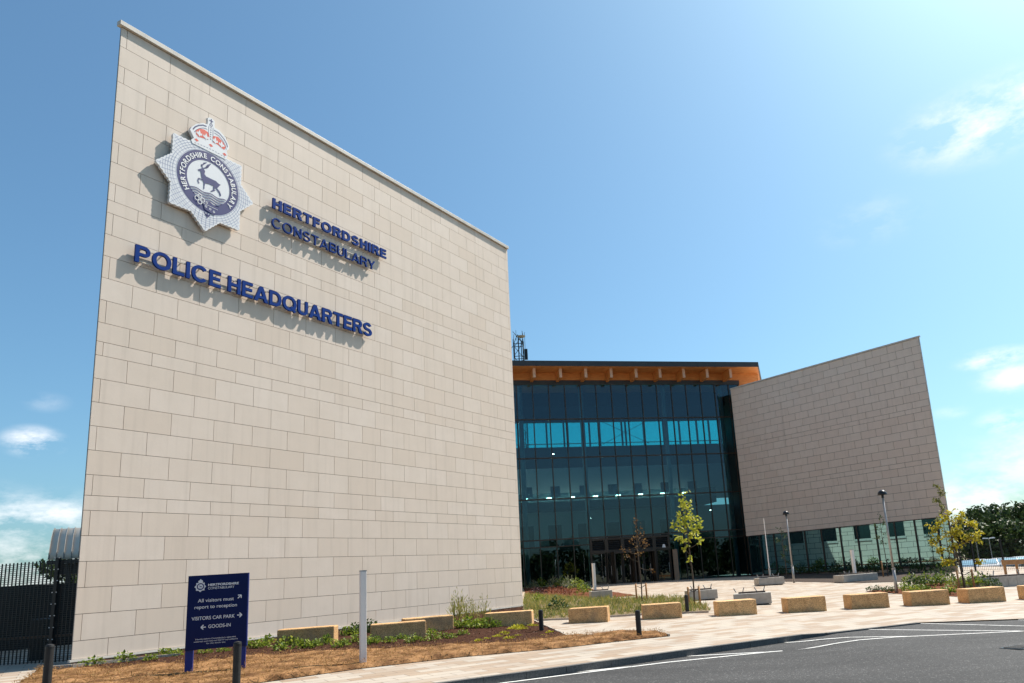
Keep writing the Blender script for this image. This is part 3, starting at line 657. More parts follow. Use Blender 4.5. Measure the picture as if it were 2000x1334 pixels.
for k, s in enumerate((-6.2, -4.9, -3.6, -1.2, .6, 1.0, 3.3, 4.4, 6.8, 7.2, 9.2, 11.4, 13.2, 15.2, 16.6, 17.9)):
    fbox(MB(), s - .07, s + .07, BO - .05, BO + .18, 12.76, 15.34).build('clerestory_mullion', M['fascia'], hall)
fbox(MB(), SX0, SX1 + 2.9, BO - .12, BO - .08, 12.76, 15.34).build('clerestory_glass', M['backglass'], hall)
fbox(MB(), SX0, SX1 + 2.9, BO + .1, BO + .16, 13.02, 13.1).build('hand_rail', M['steel'], hall)
b = MB(); b.tube([FP(4.6, BO + .3, 12.9), FP(9.6, BO + .3, 15.3)], .025, 6); b.tube([FP(4.6, BO + .3, 15.3), FP(9.6, BO + .3, 12.9)], .025, 6); b.build('cross_brace', M['fascia'], hall)
for s in (-3.9, -1.1, 1.9, 4.9, 7.6, 10.6, 13.6):
    fbox(MB(), s, s + .95, BO + .002, BO + .04, 7.75, 8.75).build('inner_window', M['glass_dark'], hall)
    fbox(MB(), s - .4, s + .9, BO + .002, BO + .05, 2.8, 4.9).build('inner_door', M['dark_wall'], hall)
for s, z0 in ((-5.35, ZF), (.15, ZF), (8.0, ZF), (13.7, ZF)):
    MB().tube([FP(s, -1.0, z0), FP(s, -1.0, 17.45)], .2, 16).build('round_column', M['column'], hall, smooth=True)
# doorway
for a, b in zip(MS[4:], MS[5:]):
    if b > 7.2: break
    lv = MB()
    for k in range(5): lv.hexa([FP(a + .16, -.02, 1.86 + k * .15), FP(b - .16, -.02, 1.86 + k * .15), FP(b - .16, -.1, 1.93 + k * .15), FP(a + .16, -.1, 1.93 + k * .15), FP(a + .16, .0, 1.88 + k * .15), FP(b - .16, .0, 1.88 + k * .15), FP(b - .16, -.08, 1.95 + k * .15), FP(a + .16, -.08, 1.95 + k * .15)])
    lv.build('louvre', M['louvre'], hall)
    fr = MB(); fbox(fr, a, a + .16, -.08, .08, 1.66, 2.86); fbox(fr, b - .16, b, -.08, .08, 1.66, 2.86); fbox(fr, a + .16, b - .16, -.08, .08, 1.66, 1.84); fbox(fr, a + .16, b - .16, -.08, .08, 2.68, 2.86)
    fr.build('louvre_frame', M['bronze'], hall)
    fbox(MB(), a + .16, b - .16, -.2, -.16, 1.84, 2.68).build('louvre_backing', M['int_dark'], hall)
def door(s0, s1, o, z1=1.64, swing=0, m='glass_dark', fm='bronze'):
    d = MB(); w = .07
    fbox(d, s0, s0 + w, o - .03, o + .03, ZF, z1); fbox(d, s1 - w, s1, o - .03, o + .03, ZF, z1); fbox(d, s0 + w, s1 - w, o - .03, o + .03, z1 - .1, z1); fbox(d, s0 + w, s1 - w, o - .03, o + .03, ZF, ZF + .15)
    d = d.build('door', M[fm], hall)
    fbox(MB(), s0 + w, s1 - w, o - .01, o + .01, ZF + .15, z1 - .1).build('door_glass', M[m], d).location = (0, 0, 0)
    h = MB().bar(FP(s1 - .13, o + .08, -.3), FP(s1 - .13, o + .08, .5), .03); h = h.build('door_handle', M['steel'], d); h.location = (0, 0, 0)
for a, b in ((-.05, 1.2), (1.3, 1.75), (1.85, 2.6), (2.65, 3.4), (3.9, 4.55), (4.6, 5.25), (5.75, 6.95)): door(a, b, -.02)
hd = MB(); fbox(hd, -.1, 7.05, -.1, .1, 1.645, 1.66); hd.build('door_head', M['bronze'], hall)
for a, b in ((1.8, 3.45), (3.85, 5.3)):
    p = MB(); fbox(p, a - .1, a, -.02, .9, ZF, 1.5); fbox(p, b, b + .1, -.02, .9, ZF, 1.5); fbox(p, a - .1, b + .1, -.02, .9, 1.5, 1.64)
    p.build('door_lobby', M['bronze'], hall)
ol = MB(); fbox(ol, 7.12, 7.55, .3, .36, ZF + .02, 1.55); ol.build('open_door_leaf', mat('pale_oak', (.30, .2, .13), rough=.5), hall)
nb = MB(); nb.face([FP(6.3, .09, 2.0 - .22), FP(6.62, .09, 2.0 - .22), FP(6.54, .09, 2.06), FP(6.38, .09, 2.06)]); nb.build('entrance_notice', M['white_print'], hall)
# lights burning inside
def clamp_light(s, o, z, nm, lab, w, kind):
    e = empty(nm, FP(s, o, z), 0, lab, 'ceiling light', kind)
    if w > .3:
        fbox(MB(), s - w / 2, s + w / 2, o - .05, o + .05, z, z + .05).build('diffuser', M['lamp_on'], e); fbox(MB(), s - w / 2 - .03, s + w / 2 + .03, o - .08, o + .08, z + .05, z + .1).build('housing', M['white_wall'], e)
    else:
        mb = MB(); P = FP(s, o, z); mb.lathe(P, [(0, 0), (w / 2, .01), (w / 2, .06)], 12); mb.build('diffuser', M['lamp_on'], e); MB().lathe(P, [(w / 2 + .03, .02), (w / 2 + .03, .14), (0, .14)], 12).build('housing', M['fascia'], e)
for k in range(8): clamp_light(-4.0 + k * 2.35, -9.2, 7.05 + .35, 'strip_light', 'glowing white strip light in the upper gallery behind the glass', .45, 'strip lights in the upper gallery')
for s, z, l in ((-2.0, 10.9, 'small round lamp high at the left behind the glass'), (1.1, 4.9, 'round lamp behind the glass above the louvred doorway'), (9.1, 5.2, 'round lamp behind the glass beside the lime green tree top'), (13.0, 5.1, 'round lamp in the dark right end of the glass front')):
    clamp_light(s, -4.2, z, 'round_lamp', l, .15, 'round lamps inside the hall')

# ------------------------------------------------------------------ radio mast behind the roof
mast = empty('radio_mast', (-10.55, 104, -1), 0, 'dark lattice radio mast rising behind the flat roof', 'mast')
mb = MB(); mx, my = -10.55, 104; hw = .68
cs = [(mx - hw, my - hw), (mx + hw, my - hw), (mx + hw, my + hw), (mx - hw, my + hw)]
ztop = 34.0
for x, y in cs: mb.tube([(x, y, -1), (x, y, ztop)], .055, 6)
z = 14.3; k = 0
while z < ztop - .4:
    for i in range(4):
        a, b = cs[i], cs[(i + 1) % 4]; q = (a, b) if k % 2 else (b, a)
        mb.tube([(*q[0], z), (*q[1], z + 1.9)], .045, 5); mb.tube([(*a, z), (*b, z)], .055, 5)
    z += 1.9; k += 1
mb.build('lattice', M['black_paint'], mast)
mb = MB(); mb.tube([(mx, my, 10), (mx, my, ztop + .8)], .09, 6); mb.tube([(mx + .4, my, 10), (mx + .4, my, ztop)], .07, 6); mb.build('cable_ladder', M['fascia'], mast)
mb = MB(); mb.tube([(mx - .3, my, ztop), (mx - .3, my, ztop + 1.6)], .03, 5); mb.tube([(mx + .95, my, ztop - 3), (mx + .95, my, ztop + 1.2)], .03, 5); mb.build('whip_aerial', M['black_paint'], mast)
mb = MB(); mb.box((mx + 1.05, my, ztop - 3), (.45, .3, 1.6)); mb.build('panel_aerial', M['black_paint'], mast)
mb = MB(); mb.bar((mx - .75, my, ztop - .6), (mx - .1, my, ztop + .9), .08); mb.bar((mx + .75, my, ztop - .6), (mx - .1, my, ztop + .9), .08); mb.bar((mx - 1.3, my, ztop - 1.4), (mx - .7, my, ztop - .7), .07); mb.build('head_frame', M['black_paint'], mast)
mb = MB(); mb.lathe((mx + .5, my - .2, ztop + .3), [(0, 0), (.35, .06), (.6, .25)], 12); mb.build('dish', M['steel'], mast)

# ------------------------------------------------------------------ lettering
UL = Vector((LB[0] - LA[0], LB[1] - LA[1], 0)).normalized(); NL = Vector((UL.y, -UL.x, 0))
def textmesh(body, bold=0, extrude=0):
    cu = bpy.data.curves.new('t', 'FONT'); cu.body = body; cu.size = 1; cu.offset = bold; cu.extrude = extrude; cu.resolution_u = 6; cu.space_character = 1.0
    o = bpy.data.objects.new('t', cu); COL.objects.link(o)
    dg = bpy.context.evaluated_depsgraph_get(); dg.update()
    me = bpy.data.meshes.new_from_object(o.evaluated_get(dg))
    bpy.data.objects.remove(o); bpy.data.curves.remove(cu)
    return me
def place_text(body, name, m, parent, org, ux, uz, x0, x1, z0, z1, depth, bold, capref=True, front=0.):
    """letters fitted between x0..x1 (baseline z0, cap height to z1) in the plane org + ux*x + uz*z, standing proud along the normal"""
    me = textmesh(body, bold, .5 if depth else 0)
    co = np.array([v.co for v in me.vertices]); ux, uz = Vector(ux), Vector(uz); nn = ux.cross(uz).normalized()
    ref = textmesh('H', bold); rz = np.array([v.co for v in ref.vertices])[:, 1]; bpy.data.meshes.remove(ref)
    sx = (x1 - x0) / (co[:, 0].max() - co[:, 0].min()); sz = (z1 - z0) / (rz.max() - rz.min()); mn = co[:, 0].min(); mz = rz.min()
    po = Vector(parent.location); pp = parent
    while pp.parent: pp = pp.parent; po = po + Vector(pp.location)
    for v in me.vertices:
        x = x0 + (v.co.x - mn) * sx; z = z0 + (v.co.y - mz) * sz; d = front + (v.co.z - .5) * depth if depth else front
        v.co = Vector(org) + ux * x + uz * z + nn * d - po
    me.materials.clear(); me.materials.append(m)
    o = bpy.data.objects.new(name, me); COL.objects.link(o); o.parent = parent
    return o
OW = Vector((LA[0], LA[1], 0)); ZV = Vector((0, 0, 1))
def arc(cx, cz, rx, rz, a0, a1, n=14, k=.93):
    """part of a slightly squared ellipse"""
    o = []
    for q in range(n + 1):
        a = math.radians(a0 + (a1 - a0) * q / n); c, d = math.cos(a), math.sin(a)
        o.append((cx + rx * math.copysign(abs(c) ** k, c), cz + rz * math.copysign(abs(d) ** k, d)))
    return o
def glyph(ch, t):
    """one grotesque capital of height 1 as (list of (loops, lift), width)"""
    v = t * .88
    def R_(x0, z0, x1, z1): return [(x0, z0), (x1, z0), (x1, z1), (x0, z1)]
    if ch == 'I': return [([R_(0, 0, t, 1)], 0)], t
    if ch == 'L': return [([[(0, 0), (.64, 0), (.64, v), (t, v), (t, 1), (0, 1)]], 0)], .64
    if ch == 'H': w = .80; return [([[(0, 0), (t, 0), (t, .5 - v / 2 + .02), (w - t, .5 - v / 2 + .02), (w - t, 0), (w, 0), (w, 1), (w - t, 1), (w - t, .5 + v / 2 + .02), (t, .5 + v / 2 + .02), (t, 1), (0, 1)]], 0)], w
    if ch in 'EF':
        w = .70 if ch == 'E' else .66; m0, m1 = .52 - v / 2, .52 + v / 2
        p = [(0, 0), (w, 0), (w, v), (t, v)] if ch == 'E' else [(0, 0), (t, 0)]
        return [([p + [(t, m0), (w * .93, m0), (w * .93, m1), (t, m1), (t, 1 - v), (w * .98, 1 - v), (w * .98, 1), (0, 1)]], 0)], w
    if ch == 'T': w = .78; return [([[(w / 2 - t / 2, 0), (w / 2 + t / 2, 0), (w / 2 + t / 2, 1 - v), (w, 1 - v), (w, 1), (0, 1), (0, 1 - v), (w / 2 - t / 2, 1 - v)]], 0)], w
    if ch == 'N': w = .80; return [([[(0, 0), (t * .95, 0), (t * .95, .68), (w - t * 1.1, 0), (w, 0), (w, 1), (w - t * .95, 1), (w - t * .95, .33), (t * 1.1, 1), (0, 1)]], 0)], w
    if ch == 'A':
        w = .94; hx = t * .56; k = w / 2 - hx; f = t * 1.1
        def xi(z): return f + k * z
        return [([[(0, 0), (f, 0), (xi(.2), .2), (w - xi(.2), .2), (w - f, 0), (w, 0), (w / 2 + hx, 1), (w / 2 - hx, 1)], [(xi(.2 + v * .9), .2 + v * .9), (w - xi(.2 + v * .9), .2 + v * .9), (w / 2, min(.86, (w / 2 - f) / k))]], 0)], w
    if ch == 'Y': w = .90; return [([[(w / 2 - t / 2, 0), (w / 2 + t / 2, 0), (w / 2 + t / 2, .4), (w, 1), (w - t * 1.2, 1), (w / 2, .57), (t * 1.2, 1), (0, 1), (w / 2 - t / 2, .4)]], 0)], w
    if ch in 'OQ':
        w = 1.0; o = [([arc(w / 2, .5, w / 2, .515, 0, 355, 47), arc(w / 2, .5, w / 2 - t, .515 - v, 0, 355, 47)], 0)]
        if ch == 'Q': o.append(([[(.52, .24), (.64, .34), (.98, .03), (.86, -.08)]], .004))
        return o, w
    if ch == 'C':
        w = .94; return [([arc(w / 2 + .01, .5, w / 2, .515, 38, 322, 40) + arc(w / 2 + .01, .5, w / 2 - t, .515 - v, 322, 38, 40)], 0)], w
    if ch == 'U': w = .78; return [([[(0, 1), (0, .36)] + arc(w / 2, .36, w / 2, .375, 180, 360, 20)[1:-1] + [(w, .36), (w, 1), (w - t, 1), (w - t, .36)] + arc(w / 2, .36, w / 2 - t, .375 - v, 360, 180, 20)[1:-1] + [(t, .36), (t, 1)]], 0)], w
    if ch == 'D': w = .84; return [([[(0, 0), (w - .46, 0)] + arc(w - .46, .5, .46, .5, -90, 90, 24)[1:-1] + [(w - .46, 1), (0, 1)], [(t, v), (w - .46, v)] + arc(w - .46, .5, .46 - t, .5 - v, -90, 90, 24)[1:-1] + [(w - .46, 1 - v), (t, 1 - v)]], 0)], w
    if ch in 'PR':
        w = .78 if ch == 'P' else .82; b = w - .02; z0 = .40 if ch == 'P' else .42; r = (1 - z0) / 2
        o = [([[(0, 0), (t, 0), (t, z0), (b - r, z0)] + arc(b - r, z0 + r, r, r, -90, 90, 18)[1:-1] + [(b - r, 1), (0, 1)], [(t, z0 + v), (b - r, z0 + v)] + arc(b - r, z0 + r, r - t * .9, r - v, -90, 90, 18)[1:-1] + [(b - r, 1 - v), (t, 1 - v)]], 0)]
        if ch == 'R': o.append(([[(w - t * 1.12, 0), (w + .02, 0), (w - .20, .47), (w - .20 - t * 1.1, .47)]], .004))
        return o, w
    if ch == 'B':
        w = .80; r, q = .275, .235; zc = .55
        return [([[(0, 0), (w - r, 0)] + arc(w - r, r, r, r, -90, 88, 14)[1:-1] + [(w - r + .02, zc)] + arc(w - .04 - q, 1 - q, q, q, -80, 90, 14) + [(0, 1)],
                 [(t, v), (w - r, v)] + arc(w - r, r, r - t * .9, r - v, -90, 90, 12)[1:-1] + [(w - r, 2 * r - v), (t, 2 * r - v)], [(t, zc + v * .55), (w - .04 - q, zc + v * .55)] + arc(w - .04 - q, (zc + v * .55 + 1 - v) / 2, q - t * .9, (1 - v - zc - v * .55) / 2, -90, 90, 12)[1:-1] + [(w - .04 - q, 1 - v), (t, 1 - v)]], 0)], w
    if ch == 'S':
        w = .80; h = t * .45; rz = (.512 - h) / 2; c = arc(w / 2, .5 + rz, w / 2 - t * .5 - .025, rz, 18, 262, 26, 1) + arc(w / 2, .5 - rz, w / 2 - t * .5, rz, 82, -162, 26, 1)
        L_, R2 = [], []
        for k, p in enumerate(c):
            p0, p1 = c[max(k - 1, 0)], c[min(k + 1, len(c) - 1)]; d = math.hypot(p1[0] - p0[0], p1[1] - p0[1]) or 1; nx, nz_ = -(p1[1] - p0[1]) / d * h, (p1[0] - p0[0]) / d * h
            L_.append((p[0] + nx, p[1] + nz_)); R2.append((p[0] - nx, p[1] - nz_))
        return [([L_ + R2[::-1]], 0)], w
    return [], .34
def draw_text(body, t, gap, m, parent, org, ux, uz, x0, x1, z0, z1, depth, front):
    """capitals drawn to fit x0..x1 and z0..z1, one mesh, standing proud of the wall"""
    adv = 0; items = []
    for ch in body:
        sh, w = glyph(ch, t); items.append((sh, adv)); adv += w + (gap if ch != ' ' else 0)
    adv -= gap; ux, uz = Vector(ux), Vector(uz); nn = ux.cross(uz).normalized(); sx = (x1 - x0) / adv; sz = z1 - z0; mb = MB()
    for sh, ad in items:
        for loops, lift in sh:
            cu = bpy.data.curves.new('g', 'CURVE'); cu.dimensions = '2D'; cu.fill_mode = 'BOTH'; cu.extrude = .5
            for lp in loops:
                sp = cu.splines.new('POLY'); sp.points.add(len(lp) - 1); sp.use_cyclic_u = True
                for q, (x, z) in zip(sp.points, lp): q.co = (x, z, 0, 1)
            o = bpy.data.objects.new('g', cu); COL.objects.link(o); dg = bpy.context.evaluated_depsgraph_get(); dg.update(); me = bpy.data.meshes.new_from_object(o.evaluated_get(dg))
            i = len(mb.v)
            for v in me.vertices: mb.v.append(tuple(Vector(org) + ux * (x0 + (v.co.x + ad) * sx) + uz * (z0 + v.co.y * sz) + nn * (front + lift + (v.co.z - .5) * depth)))
            for p in me.polygons: mb.f.append(tuple(i + k for k in p.vertices)); mb.t.append(.5)
            bpy.data.objects.remove(o); bpy.data.curves.remove(cu); bpy.data.meshes.remove(me)
    return mb.build('letters', m, parent)
def wallsign(body, s0, s1, z0, z1, bold, label, nm='lettering_sign'):
    e = empty(nm, OW + UL * s0 + ZV * z0, 0, label, 'lettering', 'blue lettering on the pale wall')
    draw_text(body, bold[0], bold[1], M['navy'], e, OW, UL, ZV, s0, s1, z0, z1, .06, .16)
    r = MB()
    for zz in (z0 + .12 * (z1 - z0), z0 + .86 * (z1 - z0)):
        a = OW + UL * (s0 + .03) + ZV * zz + NL * .085; b = OW + UL * (s1 - .03) + ZV * zz + NL * .085
        r.bar(a, b, .035, .03)
    r.build('mounting_rail', M['rail'], e)
    f = MB(); k = s0 + .2
    while k < s1:
        for zz in (z0 + .12 * (z1 - z0), z0 + .86 * (z1 - z0)): f.bar(OW + UL * k + ZV * zz - NL * .005, OW + UL * k + ZV * zz + NL * .104, .02)
        k += .55
    f.build('fixing', M['steel'], e)
wallsign('HERTFORDSHIRE', 4.81, 9.79, 12.10, 12.45, (.235, .15), 'raised bold blue letters of the upper line, HERTFORDSHIRE')
wallsign('CONSTABULARY', 4.80, 9.215, 11.445, 11.785, (.135, .16), 'raised thin blue letters of the second line, CONSTABULARY')
wallsign('POLICE HEADQUARTERS', .69, 9.055, 8.82, 9.30, (.205, .10), 'largest raised blue letters, POLICE HEADQUARTERS, lowest on the wall')

def poly_extrude(mb, pts, P, d0, d1):
    n = len(pts); i = len(mb.v)
    mb.v += [tuple(P(x, z, d0)) for x, z in pts] + [tuple(P(x, z, d1)) for x, z in pts]
    mb.f.append(tuple(i + n + k for k in range(n))); mb.t.append(.5); mb.f.append(tuple(i + k for k in reversed(range(n)))); mb.t.append(.5)
    for k in range(n): mb.f.append((i + k, i + (k + 1) % n, i + n + (k + 1) % n, i + n + k)); mb.t.append(.5)
def ccw(pts):
    a = sum(p[0] * q[1] - q[0] * p[1] for p, q in zip(pts, pts[1:] + pts[:1])); return pts if a > 0 else pts[::-1]
CROWN = [(-.524, 1.042), (-.565, 1.126), (-.485, 1.228), (-.553, 1.343), (-.614, 1.432), (-.564, 1.55), (-.429, 1.714), (-.233, 1.851), (-.088, 1.884), (-.082, 2.03), (-.1, 2.1), (-.03, 2.143), (.03, 2.15), (.125, 2.11), (.135, 1.896), (.301, 1.88), (.49, 1.76), (.631, 1.528), (.625, 1.42), (.556, 1.332), (.591, 1.225), (.58, 1.125), (.53, 1.03)]
STAG = [(-.316, .298), (-.214, .371), (-.159, .427), (-.091, .339), (-.109, .246), (-.052, .192), (.109, .186), (.258, .185), (.34, .141), (.416, .133), (.367, .074), (.34, .019), (.303, -.028), (.389, -.089), (.432, -.162), (.443, -.226), (.408, -.242), (.38, -.157), (.306, -.087), (.244, -.034), (.224, -.112), (.26, -.126), (.129, -.227), (.104, -.208), (.183, -.136), (.187, -.014), (.06, -.006), (-.07, -.035), (-.088, -.139), (-.087, -.228), (-.115, -.246), (-.111, -.135), (-.119, -.034), (-.156, .024), (-.192, .111), (-.211, .207), (-.226, .275), (-.277, .268)]
def starpt(th):
    """outline radius of the eight pointed star at angle th, with scalloped edges"""
    a = (th - PI / 2) % (PI / 4); t = abs(a - PI / 8) / (PI / 8)      # 1 at a point, 0 in a valley
    R0, R1 = 1.53, 1.17
    p = Vector((R0, 0)); q = Vector((R1 * math.cos(PI / 8), R1 * math.sin(PI / 8))); ph = (1 - t) * PI / 8
    d = q - p; dd = Vector((math.cos(ph), math.sin(ph))); det = dd.x * (-d.y) + d.x * dd.y
    return (p.x * (-d.y) + d.x * p.y) / det
def badge(name, org, ux, uz, sc_, d0, th, label, group=None, parent=None, mini=False):
    nn = Vector(ux).cross(Vector(uz)).normalized(); org = Vector(org)
    e = parent or empty(name, org, 0, label, 'badge', group)
    def P(x, z, d): return org + Vector(ux) * x * sc_ + Vector(uz) * z * sc_ + nn * d
    n = 160; pts = []
    for k in range(n):
        a = 2 * PI * k / n; r = starpt(a) + (.016 if k % 2 else -.012); pts.append((r * math.cos(a), r * math.sin(a)))
    f = d0 + th
    def lay(x): return f + x * (.004 if not mini else .0012)
    def bld(mb, nm, m):
        o = mb.build(nm, M[m], e); return o
    b = MB(); poly_extrude(b, pts, P, d0, f)
    bld(b, 'badge_star', 'badge_white')
    b = MB(); poly_extrude(b, ccw(CROWN), P, d0, f + (.012 if not mini else .003)); bld(b, 'badge_crown', 'badge_white')
    def annulus(mb, r0, r1, d, cx=0, cz=0, n=64, a0=0, a1=2 * PI):
        for k in range(n):
            a, b_ = a0 + (a1 - a0) * k / n, a0 + (a1 - a0) * (k + 1) / n
            mb.face([P(cx + r0 * math.cos(a), cz + r0 * math.sin(a), d), P(cx + r1 * math.cos(a), cz + r1 * math.sin(a), d), P(cx + r1 * math.cos(b_), cz + r1 * math.sin(b_), d), P(cx + r0 * math.cos(b_), cz + r0 * math.sin(b_), d)])
    def line(mb, pts, w, d):
        for i, (p, q) in enumerate(zip(pts, pts[1:])):
            L = math.hypot(q[0] - p[0], q[1] - p[1]) or 1; x, z = -(q[1] - p[1]) / L * w / 2, (q[0] - p[0]) / L * w / 2
            mb.face([P(p[0] - x, p[1] - z, d), P(q[0] - x, q[1] - z, d), P(q[0] + x, q[1] + z, d), P(p[0] + x, p[1] + z, d)])
    CZ = .03; CXX = .04
    b = MB(); annulus(b, .67, .96, lay(1), CXX, CZ); bld(b, 'badge_ring', 'navy_print')
    b = MB(); b.face([P(x, z, lay(2)) for x, z in ccw(STAG)])
    if not mini:
        for q in ([(-.164, .416), (-.204, .466), (-.142, .556), (-.064, .639)], [(-.195, .455), (-.212, .516)], [(-.142, .556), (-.13, .607)], [(-.135, .42), (-.022, .493), (.018, .573), (.064, .656)], [(-.079, .454), (-.026, .567)], [(-.022, .493), (-.004, .608)], [(-.15, .03), (-.274, .034), (-.293, -.054), (-.255, -.126)]): line(b, q, .03, lay(2))
    bld(b, 'badge_stag', 'navy_print')
    b = MB()
    for k, z in enumerate((-.26, -.34, -.42, -.5)):
        X = math.sqrt(.655 ** 2 - (z - CZ) ** 2); x0 = -X * .95 + CXX; q = []
        for i in range(33):
            x = x0 + 2 * X * .95 * i / 32; q.append((x, z - .06 + .022 * math.sin(x * 14)))
        if not mini or k % 2: line(b, q, .032, lay(3))
    bld(b, 'badge_water', 'navy_print')
    if mini: return e
    # ring lettering
    txt = 'HERTFORDSHIRE CONSTABULARY'; b = MB(); a0, a1 = math.radians(219), math.radians(-39)
    wd = []
    cache = {}
    for ch in txt:
        if ch == ' ': wd.append(.5); continue
        me = textmesh(ch, .02); cc = np.array([v.co for v in me.vertices]); cache[ch] = (me, cc); wd.append(cc[:, 0].max() - cc[:, 0].min() + .13)
    tot = sum(wd); run = 0
    for ch, w in zip(txt, wd):
        c0 = (run + w / 2) / tot; run += w
        if ch == ' ': continue
        a = a0 + (a1 - a0) * c0; me, cc = cache[ch]; mid = (cc[:, 0].max() + cc[:, 0].min()) / 2; hs = .155 / .73
        ws = (a0 - a1) * .815 / tot
        i = len(b.v)
        for v in me.vertices:
            tx = (v.co.x - mid) * ws; tz = (v.co.y - .36) * hs; r = .815 + tz
            b.v.append(tuple(P(CXX + r * math.cos(a) + tx * math.sin(a), CZ + r * math.sin(a) - tx * math.cos(a), lay(3.2))))
        for p in me.polygons: b.f.append(tuple(i + k for k in p.vertices)); b.t.append(.5)
    bld(b, 'ring_lettering', 'white_print')
    # fine engraved rays and scales on the star
    b = MB()
    for k in range(8):
        tip = PI / 2 + k * PI / 4
        for j in (-3, -2, -1, 0, 1, 2, 3):
            a = tip + j * .098; r1 = starpt(a) - .03; line(b, [(CXX * .5 + .985 * math.cos(tip + j * .11), CZ + .985 * math.sin(tip + j * .11)), (r1 * math.cos(a), r1 * math.sin(a))], .008, lay(1))
        for r in (1.05, 1.12, 1.19, 1.26, 1.33, 1.40, 1.46):
            q = []
            for j in range(-8, 9):
                a = tip + j * PI / 64
                if starpt(a) - .02 > r: q.append((r * math.cos(a), r * math.sin(a)))
            if len(q) > 1: line(b, q, .008, lay(1.6))
    annulus(b, .975, .985, lay(2), CXX, CZ)
    bld(b, 'star_engraving', 'line_print')
    # crown print
    fr = f + .012
    b = MB()
    b.face([P(x, z, fr + .003) for x, z in ccw([(-.447, 1.491), (-.352, 1.603), (-.195, 1.657), (-.046, 1.628), (-.011, 1.507), (-.064, 1.387), (-.152, 1.372), (-.253, 1.35), (-.353, 1.328), (-.427, 1.38)])])
    b.face([P(x, z, fr + .003) for x, z in ccw([(.104, 1.599), (.252, 1.645), (.407, 1.57), (.52, 1.455), (.479, 1.325), (.387, 1.34), (.264, 1.386), (.114, 1.387), (.079, 1.492)])])
    for x, z in ((-.403, 1.2), (.045, 1.253), (.492, 1.18)): b.face([P(x - .07, z, fr + .003), P(x, z - .05, fr + .003), P(x + .07, z, fr + .003), P(x, z + .05, fr + .003)])
    bld(b, 'crown_lining', 'red_print')
    b = MB()
    for cx, cz in ((-.33, 1.44), (-.12, 1.44), (.17, 1.46), (.38, 1.44)):       # fleurs
        b.face([P(cx, cz - .1, fr + .006), P(cx + .045, cz + .02, fr + .006), P(cx, cz + .13, fr + .006), P(cx - .045, cz + .02, fr + .006)])
        for sgn in (-1, 1): b.face(ccw3([P(cx + sgn * .02, cz - .05, fr + .006), P(cx + sgn * .095, cz - .01, fr + .006), P(cx + sgn * .075, cz + .06, fr + .006), P(cx + sgn * .035, cz + .0, fr + .006)], nn))
    bld(b, 'crown_fleurs', 'badge_white')
    b = MB()
    arc = [(-.52, 1.5), (-.46, 1.6), (-.36, 1.7), (-.23, 1.78), (-.1, 1.8)]; arc2 = [(.14, 1.8), (.3, 1.78), (.44, 1.69), (.54, 1.57), (.58, 1.45)]
    for A in (arc, arc2):
        for (p, q) in zip(A, A[1:]):
            for k in range(4):
                t = k / 4; x, z = p[0] + (q[0] - p[0]) * t, p[1] + (q[1] - p[1]) * t; b.face([P(x - .012, z - .022, fr + .003), P(x + .012, z - .022, fr + .003), P(x + .012, z + .022, fr + .003), P(x - .012, z + .022, fr + .003)])
        line(b, [(x * .93, z - .085) for x, z in A], .015, fr + .003)
    for k in range(6): x, z = .02, 1.45 + k * .075; b.face([P(x - .02, z, fr + .003), P(x, z - .025, fr + .003), P(x + .02, z, fr + .003), P(x, z + .025, fr + .003)])
    line(b, [(-.06, 1.38), (-.045, 1.86)], .012, fr + .003); line(b, [(.1, 1.38), (.085, 1.86)], .012, fr + .003)
    annulus(b, .03, .05, fr + .003, .02, 1.92, 12); line(b, [(.02, 1.98), (.02, 2.12)], .03, fr + .003); line(b, [(-.04, 2.05), (.08, 2.05)], .03, fr + .0045)
    for k in range(11):
        x = -.46 + k * .092; line(b, [(x, 1.085 + .04 * (1 - (x / .5) ** 2)), (x + .05, 1.085 + .04 * (1 - (x / .5) ** 2))], .012, fr + .003)
    bld(b, 'crown_pattern', 'navy_print')
    # strap and knot
    b = MB(); b.face([P(x, z, lay(4)) for x, z in ccw([(-.14, -.62), (.1, -.56), (.39, -.77), (.25, -.93), (-.05, -.86)])]); bld(b, 'badge_strap', 'navy_print')
    b = MB()
    for k, (cx, cz) in enumerate(((-.22, -.52), (-.305, -.61), (-.13, -.605), (-.215, -.70))): annulus(b, .05, .072, lay(5 + .4 * k), cx, cz, 20)
    for x, z in ((.0, -.63), (-.02, -.76), (.11, -.79), (.23, -.83)): annulus(b, .018, .034, lay(5), x, z, 12)
    line(b, [(-.14, -.69), (.35, -.72)], .012, lay(5)); bld(b, 'badge_knot', 'badge_white')
    b = MB()
    for sgn in (-1, 0, 1): line(b, [(.04, -1.08), (.04 + sgn * .09, -.95)], .035, lay(1 + .5 * (sgn + 1)))
    line(b, [(-.02, -1.0), (.10, -1.0)], .03, lay(2.8)); bld(b, 'badge_thistle', 'navy_print')
    return e
def ccw3(pts, nn):
    a = (pts[1] - pts[0]).cross(pts[2] - pts[0]); return pts if a.dot(nn) > 0 else pts[::-1]
badge('police_badge', OW + UL * 2.575 + ZV * 11.93, UL, ZV, 1.0, .075, .09, 'large white star badge with crown, blue ring and stag on the pale wall')

